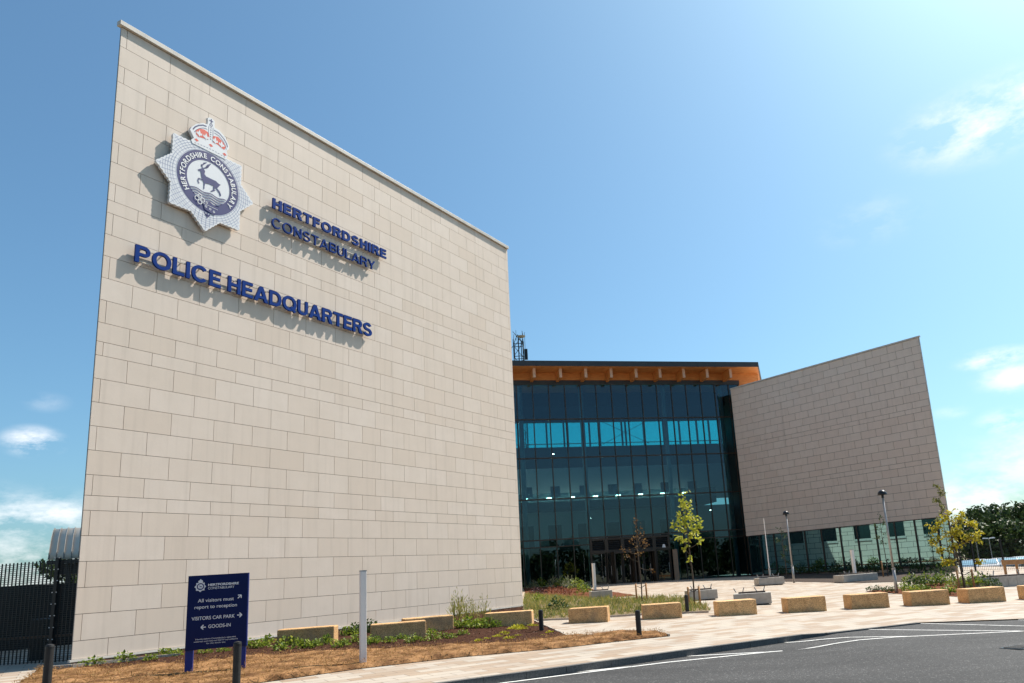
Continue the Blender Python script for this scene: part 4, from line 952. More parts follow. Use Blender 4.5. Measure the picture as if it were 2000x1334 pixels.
# ------------------------------------------------------------------ visitor sign
p0 = Vector((*gp(365, 1320.5), 0)); p1 = Vector((*gp(473, 1311.5), 0)); p0.z = g(p0.x, p0.y); p1.z = g(p1.x, p1.y)
us = Vector((p1.x - p0.x, p1.y - p0.y, 0)).normalized(); ns = Vector((us.y, -us.x, 0)); zb = min(p0.z, p1.z)
sgn = empty('visitor_sign', p0, 0, 'navy visitor direction sign on two posts in the dry turf', 'sign')
SW = (p1 - p0).length + .10
def SPt(u, v, d): return p0 + us * (-.05 + u * SW) + ZV * (zb - p0.z + 1.88 - v * 1.40) + ns * d      # u,v across and down the panel
def sb(mb, u0, u1, v0, v1, d0, d1): return mb.hexa([SPt(u0, v1, d1), SPt(u1, v1, d1), SPt(u1, v1, d0), SPt(u0, v1, d0), SPt(u0, v0, d1), SPt(u1, v0, d1), SPt(u1, v0, d0), SPt(u0, v0, d0)])
sb(MB(), 0, 1, 0, 1, .0, .035).build('sign_panel', M['navy_sign'], sgn, bevel=.004)
for u0, u1 in ((0, .13), (.87, 1.0)): sb(MB(), u0, u1, -.0, 1.36, -.075, -.003).build('sign_post', M['blue_edge'], sgn, bevel=.004)
sb(MB(), 1.001, 1.02, 0, 1, -.075, .035).build('sign_edge', M['blue_edge'], sgn)  # sun on the sign's side, put into this brighter blue
def st(body, u0, u1, vc, cap, bold=.0):
    org = SPt(0, 0, 0); place_text(body, 'lettering', M['white_print'], sgn, org, us, ZV, u0 * SW, u1 * SW, -(vc + cap / 2) * 1.40, -(vc - cap / 2) * 1.40, 0, bold, front=.0375)
st('HERTFORDSHIRE', .335, .85, .137, .032, .03); st('CONSTABULARY', .335, .775, .183, .032)
st('All visitors must', .175, .775, .345, .046, .004); st('report to reception', .125, .83, .432, .046, .004)
st('VISITORS CAR PARK', .085, .80, .583, .046, .006); st('GOODS-IN', .365, .735, .70, .046, .006)
for body, u0, u1, v in (('Hertfordshire Constabulary operates', .165, .83, .862), ('external and internal CCTV surveillance', .14, .865, .893), ('for this whole site.', .345, .665, .924)): st(body, u0, u1, v, .018)
def arrow(cu, cv, ang_, L=.085):
    mb = MB(); c = SPt(cu, cv, .0375); d = us * math.cos(ang_) + ZV * math.sin(ang_); x = us * -math.sin(ang_) + ZV * math.cos(ang_); w = .009
    def q(a, b): 
        t = (b - a).normalized(); y = t.cross(ns).normalized() * w; mb.face(ccw3([a - y, b - y, b + y, a + y], ns))
    t = c + d * L / 2; q(c - d * L / 2, t - d * .008)
    for s_ in (-1, 1):
        n0 = len(mb.v); q(t - d * .042 + x * s_ * .042, t)
        mb.v[n0:] = [tuple(Vector(v) + ns * .001 * (2 + s_)) for v in mb.v[n0:]]
    mb.build('arrow', M['white_print'], sgn)
arrow(.87, .325, PI / 4); arrow(.88, .577, 0); arrow(.285, .705, PI)
badge('sign_badge', SPt(.205, .155, 0), us, ZV, .068, .0365, .002, '', parent=sgn, mini=True)

# ------------------------------------------------------------------ blocks, bollards, posts and lamps
def block_proto(L, Wd, H):
    return MB().box((0, 0, -.05), (L, Wd, H + .05)).build('aggregate_block', M['block'], bevel=.03)
BLK = [((-1.24, 23.32), -6, 'block nearest the grass at the left end of the yellow row'), ((1.02, 23.45), 0, 'yellow block with grey stains behind the short black bollard'), ((3.32, 23.39), 4, 'yellow block in front of the staked lime green sapling'),
       ((5.44, 23.42), 3, 'yellow block overlapping the low concrete seat with metal arms'), ((7.45, 23.66), 3, 'yellow block standing alone midway between seat and lamp post'), ((9.33, 23.77), 0, 'yellow block at the foot of the nearer lamp post'), ((11.16, 23.88), 4, 'yellow block in front of the golden sapling'), ((13.2, 24.1), 4, 'last yellow block, cut by the right edge')]
proto = block_proto(1.2, .68, .44)
for i, (c, a, lab) in enumerate(BLK):
    o = proto if i == 0 else copy_tree(proto)
    a = math.radians(a); cx = c[0] + .6 * math.cos(a) - .34 * math.sin(a); cy = c[1] + .6 * math.sin(a) + .34 * math.cos(a)
    o.location = (cx, cy, g(cx, cy)); o.rotation_euler = (0, 0, a); tag(o, lab, 'block', 'yellow blocks along the plaza edge')
proto = block_proto(1.42, .55, .45)
for i, (c, a, lab) in enumerate([((-7.16, 19.96), 8, 'brown block nearest the blue sign with a sunlit right end'), ((-4.88, 20.45), 16, 'brown block just right of the grey post'), ((-4.54, 22.44), 24, 'brown block half hidden behind another by the stone wall'), ((-2.29, 22.8), 0, 'brown block at the right corner of the pale wall')]):
    o = proto if i == 0 else copy_tree(proto)
    a = math.radians(a); cx = c[0] - .71 * math.cos(a) - .275 * math.sin(a); cy = c[1] - .71 * math.sin(a) + .275 * math.cos(a)
    o.location = (cx, cy, g(cx, cy)); o.rotation_euler = (0, 0, a); tag(o, lab, 'block', 'brown blocks in the bark bed')
def bollard(px, py, h, lab):
    x, y = gp(px, py); e = empty('bollard', (x, y, g(x, y)), .3, lab, 'bollard', 'black bollards')
    MB().lathe((0, 0, -.05), [(.0, 0), (.062, 0), (.062, h - .01), (.055, h + .02), (.0, h + .035)], 18).build('shaft', M['black_plastic'], e, local=True, smooth=False)
    MB().lathe((0, 0, h - .09), [(.0635, 0), (.0635, .03)], 18).build('band', M['black_paint'], e, local=True)
    return e
bollard(1249, 1246, .65, 'short black bollard in the bark tip in front of the yellow blocks'); bollard(1058, 1236, .62, 'short black bollard at the right end of the brown blocks')
bollard(1343, 1198, .62, 'black bollard behind the second yellow block'); bollard(88, 1372, .9, 'black bollard at the bottom left beside the fence'); bollard(461, 1348, .78, 'black bollard overlapping the right post of the blue sign')
def whitepost(P, h, lab, w=.115, nm='grey_post'):
    e = empty(nm, P, .5, lab, 'post'); MB().box((0, 0, 0), (w, w, h)).build('shaft', M['post_white'], e, local=True, bevel=.006); MB().box((0, 0, h + .001), (w + .006, w + .006, .02)).build('cap', M['steel'], e, local=True); MB().box((0, 0, -.02), (w + .06, w + .06, .03)).build('base_plate', M['black_paint'], e, local=True)
    return e
def gz(px, py, dz=0): x, y = gp(px, py); return (x, y, g(x, y) + dz)
whitepost(gz(709, 1299), 1.80, 'pale grey square post standing in the dry turf', .12)
def lamp(P, h, lab):
    e = empty('lamp_post', P, 0, lab, 'lamp post', 'dome topped lamp posts')
    MB().tube([(0, 0, 0), (0, 0, .95)], .065, 14).build('base_sleeve', M['steel'], e, local=True, smooth=True)
    MB().tube([(0, 0, .95), (0, 0, 1.0)], [.075, .075], 14).build('collar', M['steel'], e, local=True)
    MB().tube([(0, 0, 1.0), (0, 0, h - .28)], [.045, .038], 14).build('pole', M['steel'], e, local=True, smooth=True)
    MB().lathe((0, 0, h - .3), [(.0, -.0), (.055, 0), (.055, .14), (0, .14)], 14).build('lamp_neck', M['black_paint'], e, local=True)
    MB().lathe((0, 0, h - .16), [(.02, -.02), (.19, -.02), (.19, .01), (.17, .085), (.12, .15), (.05, .185), (0, .19)], 24).build('lamp_dome', M['black_paint'], e, local=True, smooth=True)
    return e
lamp(gz(1752, 1159), 4.15, 'nearer lamp post with black dome, rising from the leafy bed'); lamp((10.9, 44.6, g(10.9, 44.6)), 4.15, 'farther lamp post with black dome, by the shaded glazing')
def seat(P, rz, L, Wd, H, lab, arms, curved=False, slat=True):
    e = empty('concrete_seat', P, rz, lab, 'seat', 'concrete seats on the plaza')
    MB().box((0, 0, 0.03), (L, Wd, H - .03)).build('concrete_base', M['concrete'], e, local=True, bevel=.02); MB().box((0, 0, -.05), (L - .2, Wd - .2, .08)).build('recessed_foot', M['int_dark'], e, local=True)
    if slat:
        MB().box((0, Wd * .1, H + .002), (L * .72, Wd * .6, .05)).build('timber_seat', M['slat'], e, local=True)
    for x in arms:
        MB().tube([(x - .12, -Wd * .1, H + .05), (x - .2, -Wd * .1, H + .2)], .02, 6).tube([(x + .12, -Wd * .1, H + .05), (x + .18, -Wd * .1, H + .22)], .02, 6).build('arm_rest', M['steel'], e, local=True)
    return e
seat((-.35, 37.75, g(-.35, 37.75)), .15, 1.05, .9, .42, 'concrete seat block at the foot of the pale column left of the doors', (.25,))
seat((4.0, 32.9, g(4, 32.9)), .1, 1.25, .85, .42, 'concrete seat behind the staked lime green sapling', (-.25, .3))
seat((5.3, 28.2, g(5.3, 28.2)), -.2, 1.35, .7, .42, 'concrete seat with four metal uprights behind the fourth yellow block', (-.45, .3))
seat((9.2, 43.4, g(9.2, 43.4)), .1, 1.5, .9, .42, 'concrete seat around the plain slim pole in the shade', (-.5, .4))
seat((13.85, 42.6, g(13.85, 42.6)), .35, 2.3, .9, .42, 'concrete seat at the leaning pale column in the shade', (-.6,))
# long curved seat at the right edge
cs_ = empty('curved_seat', gz(1950, 1150), 0, 'long curved concrete bench with dark timber top at the right edge', 'seat'); cb = MB(); ct = MB()
a0 = Vector((*gp(1886, 1150), 0)); prev = None; Q = []
for k in range(13):
    t = k / 12; x = a0.x + 5.2 * t; y = a0.y + 1.9 * t - 2.0 * t * (1 - t) * .6; Q.append((x, y))
for (x0, y0), (x1, y1) in zip(Q, Q[1:]):
    z0, z1 = g(x0, y0), g(x1, y1); cb.bar((x0, y0, z0 + .2), (x1, y1, z1 + .2), .7, .44)
cb.build('concrete_base', M['concrete'], cs_)
for (x0, y0), (x1, y1) in zip(Q[1:9], Q[2:9]): ct.bar((x0, y0, g(x0, y0) + .45), (x1, y1, g(x1, y1) + .45), .5, .05)
ct.build('timber_seat', M['slat'], cs_)
for k in (2, 3, 6, 7):
    x, y = Q[k]; MB().tube([(x, y - .1, g(x, y) + .47), (x + (.06 if k % 2 else -.06), y - .1, g(x, y) + .68)], .022, 6).build('arm_rest', M['steel'], cs_)
whitepost((-.62, 37.9, g(-.62, 37.9) + .45), 1.30, 'pale square column light on the concrete seat left of the doors', .13, 'column_light')
whitepost((13.9, 42.8, g(13.9, 42.8) + .45), 1.3, 'pale column light leaning by the shaded seat', .15, 'column_light').rotation_euler = (0, 0, .5)
pl = empty('flag_pole', (9.3, 43.45, g(9.3, 43.45)), 0, 'plain slim grey pole in front of the shaded teal glazing', 'pole')
MB().tube([(0, 0, .3), (0, 0, .95)], .06, 12).build('base_sleeve', M['steel'], pl, local=True); MB().tube([(0, 0, .95), (0, 0, 3.75)], [.03, .022], 10).build('shaft', M['post_white'], pl, local=True)

# ------------------------------------------------------------------ saplings with their stakes
def sapling(name, base, h, clumps, n, lm, L, lab, lean=(0, 0), r=.035, fork=.45, cat='tree', extra=0):
    e = empty(name, base, 0, lab, cat)
    T = MB(); top = Vector((lean[0], lean[1], h * .93))
    def axis(t): return Vector((lean[0] * t + .03 * math.sin(t * 7), lean[1] * t + .03 * math.cos(t * 5), h * .93 * t))
    T.tube([axis(k / 10) - (Vector((0, 0, .06)) if k == 0 else Vector())  for k in range(11)], [r * (1 - .085 * k) for k in range(11)], 8)
    LF = MB()
    for c, rad in clumps:
        c = Vector(c); t = max(fork, min(.95, (c.z - .35 * rad[2] - .25) / (h * .93))); a = axis(t); mid = (a + c) / 2 + Vector((0, 0, -.05)) + rv(.04)
        T.tube([a, mid, c], [r * .45, r * .3, r * .12], 5)
        for q in range(7):
            d = rv(); d = Vector((d.x * rad[0], d.y * rad[1], d.z * rad[2])); T.tube([c - (c - mid) * .3, c + d], [r * .14, r * .06], 4)
            for w in range(max(1, int(n * rad[0] / 7))):
                tt = rnd.uniform(.25, 1.1); p = c + d * tt + rv(.06); dd = rv() + Vector((0, 0, -.25)); LF.leaf(p, dd, rv(), L * rnd.uniform(.6, 1.2), L * rnd.uniform(.5, .75))
    T.build('trunk', M['bark'], e, local=True, smooth=True); LF.build('crown', M[lm], e, local=True)
    return e
def stakes(base, rz, w, h, lab):
    e = empty('tree_stake', base, rz, lab, 'tree stake', 'paired timber stakes holding saplings')
    for x in (-w / 2, w / 2): MB().tube([(x, 0, -.1), (x, 0, h)], .04, 10).build('stake', M['stake'], e, local=True, smooth=True)
    MB().bar((-w / 2, .045, h - .08), (0, .02, h - .2), .05, .02).bar((0, .02, h - .2), (w / 2, .045, h - .08), .05, .02).build('rubber_tie', M['rubber'], e, local=True)
def bx(px, py): return gz(px, py)
A = bx(1357, 1184)
def cl_(pts, k): return [((x * k, y * k, z), (a, a, b)) for x, y, z, a, b in pts]
sapling('sapling', A, 4.42, cl_([(-.1, .05, 4.05, .22, .32), (.05, -.1, 3.75, .3, .3), (-.32, .1, 3.4, .32, .3), (.3, .1, 3.3, .33, .3), (-.05, -.1, 3.1, .3, .3), (-.5, 0, 3.0, .24, .22), (.5, 0, 2.9, .26, .22), (.15, .1, 2.65, .28, .25), (-.35, .1, 2.55, .22, .2), (.55, 0, 2.45, .16, .15), (-.2, 0, 2.2, .14, .14), (-.05, 0, 1.75, .1, .08)], .78), 150, 'leaf_lime', .16, 'lime green sapling with big leaves in front of the glass', fork=.36)
stakes((A[0], A[1] - .05, A[2]), .1, .42, .72, 'timber stakes of the lime green sapling')
B = bx(1254, 1176)
sapling('sapling', B, 3.95, cl_([(0, 0, 3.55, .16, .3), (.1, 0, 3.1, .25, .3), (-.15, .1, 2.8, .3, .25), (.25, -.1, 2.75, .25, .25), (-.1, -.1, 2.45, .3, .22), (.3, 0, 2.4, .22, .2), (-.6, 0, 2.35, .2, .14), (-.5, 0, 2.0, .18, .1), (.55, 0, 1.35, .1, .08), (0, .1, 2.1, .25, .2)], 1), 90, 'leaf_brown', .10, 'sparse brown withered sapling in front of the doors', fork=.4, r=.032)
stakes((B[0], B[1] - .05, B[2]), .1, .45, .8, 'timber stakes of the brown withered sapling')
C = bx(1886, 1154)
sapling('sapling', C, 3.3, cl_([(-.25, 0, 2.95, .4, .3), (.35, 0, 2.85, .4, .28), (-.7, 0, 2.6, .35, .28), (.8, 0, 2.55, .38, .3), (.1, .2, 2.45, .45, .3), (-.3, -.2, 2.2, .4, .28), (.45, -.1, 2.1, .45, .28), (.9, .1, 2.05, .3, .25), (-.9, 0, 2.0, .3, .2), (-.65, 0, 1.7, .28, .2), (-.55, 0, 1.2, .3, .14), (.65, 0, 1.15, .22, .12), (-.1, 0, 1.75, .3, .2)], 1), 250, 'leaf_gold', .14, 'golden yellow bushy sapling at the right end of the wing', fork=.45, r=.05, lean=(-.25, 0))
stakes((C[0] + .02, C[1] - .12, C[2]), .1, .62, .82, 'timber stakes of the golden sapling')
D = (19.6, 43.5, g(19.6, 43.5))
sapling('sapling', D, 5.6, cl_([(0, 0, 5.2, .2, .35), (.12, 0, 4.8, .28, .3), (-.12, 0, 4.45, .28, .28), (.05, 0, 4.1, .25, .25), (0, 0, 3.6, .15, .2), (-.3, 0, 3.3, .2, .12)], 1), 190, 'leaf_olive', .15, 'tall thin sapling showing above the golden one', fork=.6, r=.03)
E_ = (17.2, 46.8, g(17.2, 46.8))
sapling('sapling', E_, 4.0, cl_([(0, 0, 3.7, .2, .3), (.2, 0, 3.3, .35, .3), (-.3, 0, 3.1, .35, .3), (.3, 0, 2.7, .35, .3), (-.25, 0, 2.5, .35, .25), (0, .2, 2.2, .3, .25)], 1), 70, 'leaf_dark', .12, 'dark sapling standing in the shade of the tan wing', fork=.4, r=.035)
stakes((E_[0], E_[1] - .1, E_[2]), .2, .7, 1.0, 'timber stakes of the dark sapling in the shade')
F_ = (11.9, 50.5, g(11.9, 50.5))
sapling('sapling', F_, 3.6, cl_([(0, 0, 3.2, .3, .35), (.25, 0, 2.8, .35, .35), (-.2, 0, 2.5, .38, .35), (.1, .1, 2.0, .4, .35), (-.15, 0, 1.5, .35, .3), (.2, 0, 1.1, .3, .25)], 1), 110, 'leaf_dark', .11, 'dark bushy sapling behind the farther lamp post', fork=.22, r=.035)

# ------------------------------------------------------------------ shrubs
def shrub_mesh(n, r, h, L, w, lm, name, spiky=0):
    mb = MB()
    for _ in range(n):
        a = rnd.uniform(0, 2 * PI); q = math.sqrt(rnd.random()); z = h * (1 - q * q * .7) * rnd.uniform(.25, 1)
        p = Vector((r * q * math.cos(a), r * q * math.sin(a), z)); d = Vector((p.x / r, p.y / r, .5 + spiky)) + rv(.8); mb.leaf(p, d, Vector((0, 0, 1)) + rv(.6), L * rnd.uniform(.6, 1.2), w)
    for _ in range(8):
        a = rnd.uniform(0, 2 * PI); q = rnd.random() * .7; mb.tube([(0, 0, -.04), (r * q * math.cos(a), r * q * math.sin(a), h * .7)], [.008, .004], 4)
    me = mb.build(name, M[lm]).data; o = bpy.data.objects[-1] if False else None
    for ob in list(COL.objects):
        if ob.data is me: bpy.data.objects.remove(ob)
    return me
SH = [shrub_mesh(85, .2, .25, .075, .062, 'leaf_green', 'leafy_shrub') for _ in range(4)]
SD = [shrub_mesh(110, .22, .3, .075, .055, 'leaf_dark', 'dark_shrub') for _ in range(2)]
SY = [shrub_mesh(130, .14, .07, .05, .03, 'leaf_yellow', 'sedum_clump') for _ in range(2)]
SR = [shrub_mesh(150, .34, .4, .09, .05, 'leaf_red', 'russet_shrub') for _ in range(2)]
SP_ = [shrub_mesh(150, .36, .42, .1, .06, 'leaf_purple', 'purple_shrub')]
SG = [shrub_mesh(170, .4, .6, .14, .03, 'leaf_grey', 'grey_shrub', 1.0) for _ in range(2)]
SB_ = [shrub_mesh(170, .42, .6, .13, .075, 'leaf_green', 'broadleaf_shrub') for _ in range(3)]
SBD = [shrub_mesh(200, .42, .65, .13, .075, 'leaf_dark', 'broadleaf_shrub') for _ in range(2)]
SW_ = [shrub_mesh(130, .2, 1.0, .15, .018, 'weed', 'tall_weed', 1.9) for _ in range(2)]
def plant(meshes, px, py, k, name, lab, group, cat='shrub', kz=None):
    me = rnd.choice(meshes); o = bpy.data.objects.new(name, me); COL.objects.link(o)
    x, y = gp(px, py); o.location = (x, y, g(x, y) + .02); o.rotation_euler = (0, 0, rnd.uniform(0, 6)); o.scale = (k, k, kz or k); return tag(o, lab, cat, group)
G1 = 'small shrubs in the bark bed'
OrdN = ['first', 'second', 'third', 'fourth', 'fifth', 'sixth', 'seventh', 'eighth', 'ninth', 'tenth', 'eleventh', 'twelfth', 'thirteenth']
LEFT = [(163, 1303, .6), (184, 1304, .9), (242, 1297, 1.05), (293, 1294, .75), (322, 1287, 1.0), (345, 1286, .9), (400, 1280, .8), (437, 1277, .75)]
for i, (x, y, k) in enumerate(LEFT): plant(SH, x, y, k, 'leafy_shrub', OrdN[i] + ' small green shrub from the left end of the pale wall', G1)
MID = [(490, 1270, 1.2), (509, 1270, 1.1), (522, 1262, 1.1), (550, 1275, 1.0), (566, 1265, 1.35), (590, 1270, 1.1), (612, 1269, 1.1), (636, 1263, 1.1)]
for i, (x, y, k) in enumerate(MID): plant(SH, x, y, k, 'leafy_shrub', OrdN[i] + ' green shrub right of the blue sign, before the nearest brown block', G1)
MR = [(668, 1268, 1.1), (683, 1245, 1.3), (697, 1243, 1.3), (698, 1259, 1.2), (720, 1240, 1.5), (722, 1263, 1.1), (734, 1259, .8)]
for i, (x, y, k) in enumerate(MR): plant(SD if i in (2, 4) else SH, x, y, k, 'leafy_shrub', OrdN[i] + ' shrub from the left in the clump around the grey post', G1)
RR_ = [(761, 1259, .8), (784, 1253, .8), (809, 1258, 1.0), (841, 1243, .9), (842, 1255, .9), (856, 1234, 1.1), (864, 1251, .8), (882, 1251, .7), (884, 1231, 1.4), (903, 1244, .8), (903, 1231, 1.4)]
for i, (x, y, k) in enumerate(RR_): plant(SH, x, y, k, 'leafy_shrub', OrdN[i] + ' green shrub from the left in front of the two overlapping brown blocks', G1)
RR2 = [(917, 1229, 1.5), (933, 1231, 1.5), (948, 1229, 1.4), (966, 1228, 1.1)]
for i, (x, y, k) in enumerate(RR2): plant(SH, x, y, k, 'leafy_shrub', OrdN[i] + ' green shrub from the left by the corner brown block', G1)
for i, (x, y, k) in enumerate([(889, 1219, 1.0), (897, 1213, 1.15), (912, 1217, .9), (925, 1213, .8), (946, 1218, .95)]): plant(SW_, x, y, k * 1.2, 'tall_weed', OrdN[i] + ' tall straw coloured weed from the left against the wall foot', 'tall weeds against the pale wall', 'weed', k * 1.0)
for i, (x, y, k) in enumerate([(935, 1256, .9), (950, 1253, .9), (972, 1247, .9), (985, 1241, 1.0), (990, 1244, .8), (994, 1251, 1.0), (1003, 1232, 1.2), (1010, 1229, 1.4), (1019, 1233, 1.2), (1012, 1246, .8), (1040, 1226, 1.1), (1058, 1246, .7), (1074, 1239, .9)]): plant(SY, x, y, k, 'sedum_clump', OrdN[i] + ' low bright yellow clump from the left in the dark bark', 'yellow clumps in the bark bed', 'ground plant')
# shrub bed left of the doors
GB = 'mixed shrubs at the corner of the pale wall'
for i, (x, y, k, S, nm, lab) in enumerate([(1030, 1147, 1.3, SG, 'grey_shrub', 'grey green shrub with mauve tips tight to the wall corner'), (1042, 1152, 1.2, SG, 'grey_shrub', 'second grey green shrub from the wall corner'), (1058, 1149, 1.3, SB_, 'broadleaf_shrub', 'green shrub behind the purple one'), (1045, 1163, 1.2, SP_, 'purple_shrub', 'dark purple shrub with pale flowers left of the russet ones'), (1058, 1163, 1.0, SP_, 'purple_shrub', 'dark purple shrub touching the russet ones'),
    (1078, 1160, 1.2, SR, 'russet_shrub', 'russet low shrub at the left of its clump'), (1096, 1162, 1.2, SR, 'russet_shrub', 'russet low shrub in the middle of its clump'), (1113, 1163, 1.2, SR, 'russet_shrub', 'russet low shrub at the right of its clump'), (1083, 1151, 1.5, SG, 'grey_shrub', 'pale feathery shrub left of the middle of the corner bed'), (1100, 1150, 1.6, SB_, 'broadleaf_shrub', 'green shrub with pinkish tips behind the russet clump'), (1112, 1151, 1.5, SG, 'grey_shrub', 'feathery shrub with brown tips right of the middle'),
    (1127, 1153, 1.4, SB_, 'broadleaf_shrub', 'green shrub right of the feathery one'), (1140, 1163, 1.1, SB_, 'broadleaf_shrub', 'green shrub touching the concrete seat at the corner bed'), (1144, 1155, .9, SBD, 'broadleaf_shrub', 'dark green shrub behind the concrete seat left of the doors'), (1052, 1179, .8, SB_, 'broadleaf_shrub', 'yellow green shrub at the front left of the grass'), (1090, 1195, .9, SBD, 'broadleaf_shrub', 'darker green clump in the grass left of the first yellow block')]):
    plant(S, x, y, k, nm, lab, GB, 'shrub')
GR = 'leafy shrubs around the golden sapling'
for i, (x, y, k, S, lab) in enumerate([(1780, 1147, 1.0, SB_, 'green shrub at the left end behind the leafy bed'), (1791, 1148, .95, SBD, 'darker shrub beside the left end of the leafy bed'), (1808, 1146, 1.0, SB_, 'green shrub third from the left in the leafy bed back row'), (1822, 1145, 1.1, SBD, 'dark shrub fourth from the left in the leafy bed back row'), (1838, 1146, 1.0, SB_, 'green shrub just left of the golden sapling stakes'), (1850, 1144, 1.1, SBD, 'dark shrub behind the golden sapling stakes'), (1868, 1152, .9, SB_, 'green shrub between the golden sapling stakes'), (1898, 1151, 1.1, SB_, 'pale green shrub right of the golden sapling stakes'), (1912, 1149, 1.1, SB_, 'pale green shrub second right of the golden sapling'), (1925, 1148, 1.0, SBD, 'dark shrub at the right end of the leafy bed'), (1942, 1150, .7, SBD, 'small dark shrub in front of the curved bench')]): plant(S, x, y, k, 'broadleaf_shrub', lab, GR)
for i, (x, y, k) in enumerate([(1765, 1156, .8), (1778, 1157, .8), (1792, 1158, .85), (1806, 1159, .85), (1820, 1161, .85), (1855, 1163, .9)]): plant(SH, x, y, 1.7 * k, 'leafy_shrub', OrdN[i] + ' low yellow green plant from the left along the front of the leafy bed', GR, 'ground plant')
for i, (x, y, k) in enumerate([(1700, 1156, .8), (1715, 1156, .9), (1732, 1158, .9), (1743, 1158, .9)]): plant(SD, x, y, k, 'leafy_shrub', OrdN[i] + ' low dark plant from the left on the red mulch by the lamp post', GR, 'ground plant')
def wp(me_list, x, y, k, nm, lab, grp):
    o = bpy.data.objects.new(nm, rnd.choice(me_list)); COL.objects.link(o); o.location = (x, y, g(x, y)); o.rotation_euler = (0, 0, rnd.uniform(0, 6)); o.scale = (k, k, k); tag(o, lab, 'shrub', grp)
for i in range(9):
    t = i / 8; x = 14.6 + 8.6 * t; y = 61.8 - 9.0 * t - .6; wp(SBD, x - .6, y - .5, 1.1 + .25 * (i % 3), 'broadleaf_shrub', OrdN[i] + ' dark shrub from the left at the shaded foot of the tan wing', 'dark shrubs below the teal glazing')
sh = MB()
# ------------------------------------------------------------------ left: fence, gate yard, barrel roof shelter
fe = empty('mesh_fence', (-13.3, 18.3, g(-13.3, 18.3)), 0, 'black welded mesh fence running off from the left end of the pale wall', 'fence')
fa_, fb_ = Vector((-12.55, 18.05, 0)), Vector((-24.0, 19.6, 0)); fd = (fb_ - fa_).normalized(); FL = (fb_ - fa_).length
zt_, zb_ = 1.18, -1.25
mb = MB(); k = 0.
while k < FL:
    p = fa_ + fd * k; mb.bar((p.x, p.y, zb_ + .05), (p.x, p.y, zt_), .022); k += .105
mb.build('vertical_wires', M['black_paint'], fe)
mb = MB(); z = zb_ + .08
while z < zt_:
    mb.bar((fa_.x, fa_.y - .015, z), (fb_.x, fb_.y - .015, z), .012); z += .05
mb.build('horizontal_wires', M['black_paint'], fe)
for k in (.62, 3.1, 5.6, 8.1):
    p = fa_ + fd * k; o = MB().bar((p.x, p.y - .06, zb_ - .1), (p.x, p.y - .06, zt_ + .04), .09, .075).build('fence_post', M['black_paint'], fe)
    b = MB(); 
    for j in range(9):
        for s_ in (-.05, .05): b.box((p.x + fd.x * s_ * 1.0, p.y - .11, zb_ + .3 + j * .27), (.018, .01, .018))
    b.build('fixing_clip', M['white_print'], o).location = (0, 0, 0)
bar = MB(); bar.bar((fa_.x, fa_.y + .35, -.62), (fb_.x, fb_.y + .6, -.62), .06); bar.build('knee_rail', mat('brown_rail', (.12, .07, .045), rough=.6), fe)
yd = MB(); yd.prism([(-15.2, 24.5), (-29, 21.5), (-29, 25), (-17, 26.6)], -1.4, .85); 
o = MB().prism([(-17.4, 26.0), (-24.0, 20.6), (-26.5, 23.0), (-19.5, 28.0)], -1.4, .85).build('yard_screen', M['black_paint']); tag(o, 'black boarded yard screen behind the mesh fence', 'screen')
hut = empty('barrel_roof_shelter', (-20.5, 31.5, -1.2), 0, 'shelter with a pale curved standing seam roof behind the fence', 'shelter')
Hx0, Hx1, Hy, Hr = -24.0, -14.0, 33.0, 2.6
va, vb = ray(95, 1090), ray(175, 1084); ha = Vector((va[0], va[1], 0)) * (27.5 / va[1]); hb = ha + Vector((7, .3, 0))
hd_ = (hb - ha).normalized(); hn = Vector((hd_.y, -hd_.x, 0)); HL = (hb - ha).length
prof = [(.02, 1.80), (0, 2.02), (-.32, 2.35), (-.8, 2.68), (-1.45, 2.96), (-2.2, 3.14), (-3.0, 3.22), (-4.2, 3.15), (-5.4, 2.9)]
def hp(k, o): return ha + hd_ * (k + o * .62) + hn * o      # the gable end is cut on the skew
rfm = MB()
for (o0, z0), (o1, z1) in zip(prof, prof[1:]):
    p = [hp(0, o0), hp(HL, o0), hp(HL, o1), hp(0, o1)]; rfm.face([(p[0].x, p[0].y, z0), (p[1].x, p[1].y, z0), (p[2].x, p[2].y, z1), (p[3].x, p[3].y, z1)])
rfo = rfm.build('curved_roof', M['roofzinc'], hut, smooth=True)
wd_ = rfo.modifiers.new('weld', 'WELD'); wd_.merge_threshold = .001
so_ = rfo.modifiers.new('thick', 'SOLIDIFY'); so_.thickness = .06
sm = MB(); k = .0
while k <= HL:
    for (o0, z0), (o1, z1) in zip(prof[:6], prof[1:7]):
        a = hp(k, o0); b = hp(k, o1); sm.bar((a.x, a.y, z0 + .03), (b.x, b.y, z1 + .03), .02, .03)
    k += .27
sm.build('standing_seam', mat('seam_grey', (.25, .23, .21), rough=.5), hut)
ev = MB(); a = ha + hn * .03; b = hb + hn * .03; ev.bar((a.x, a.y, 1.7), (b.x, b.y, 1.7), .14, .14); ev.build('gutter', M['brownframe'], hut)
for k in (.5, 1.4):
    a = ha + hd_ * k - hn * .4; MB().bar((a.x, a.y, -1.3), (a.x, a.y, 1.7), .12).build('shelter_post', M['brownframe'], hut)
a = ha - hn * .45; b = hb - hn * .45; MB().bar((a.x, a.y, 1.45), (b.x, b.y, 1.45), .08, .4).build('eaves_beam', M['brownframe'], hut)
bn = MB().box((-14.55, 19.6, -1.35), (.32, .32, 1.15)); o = bn.build('waste_bin', M['black_paint'], bevel=.02); tag(o, 'black bin standing behind the mesh fence', 'bin')

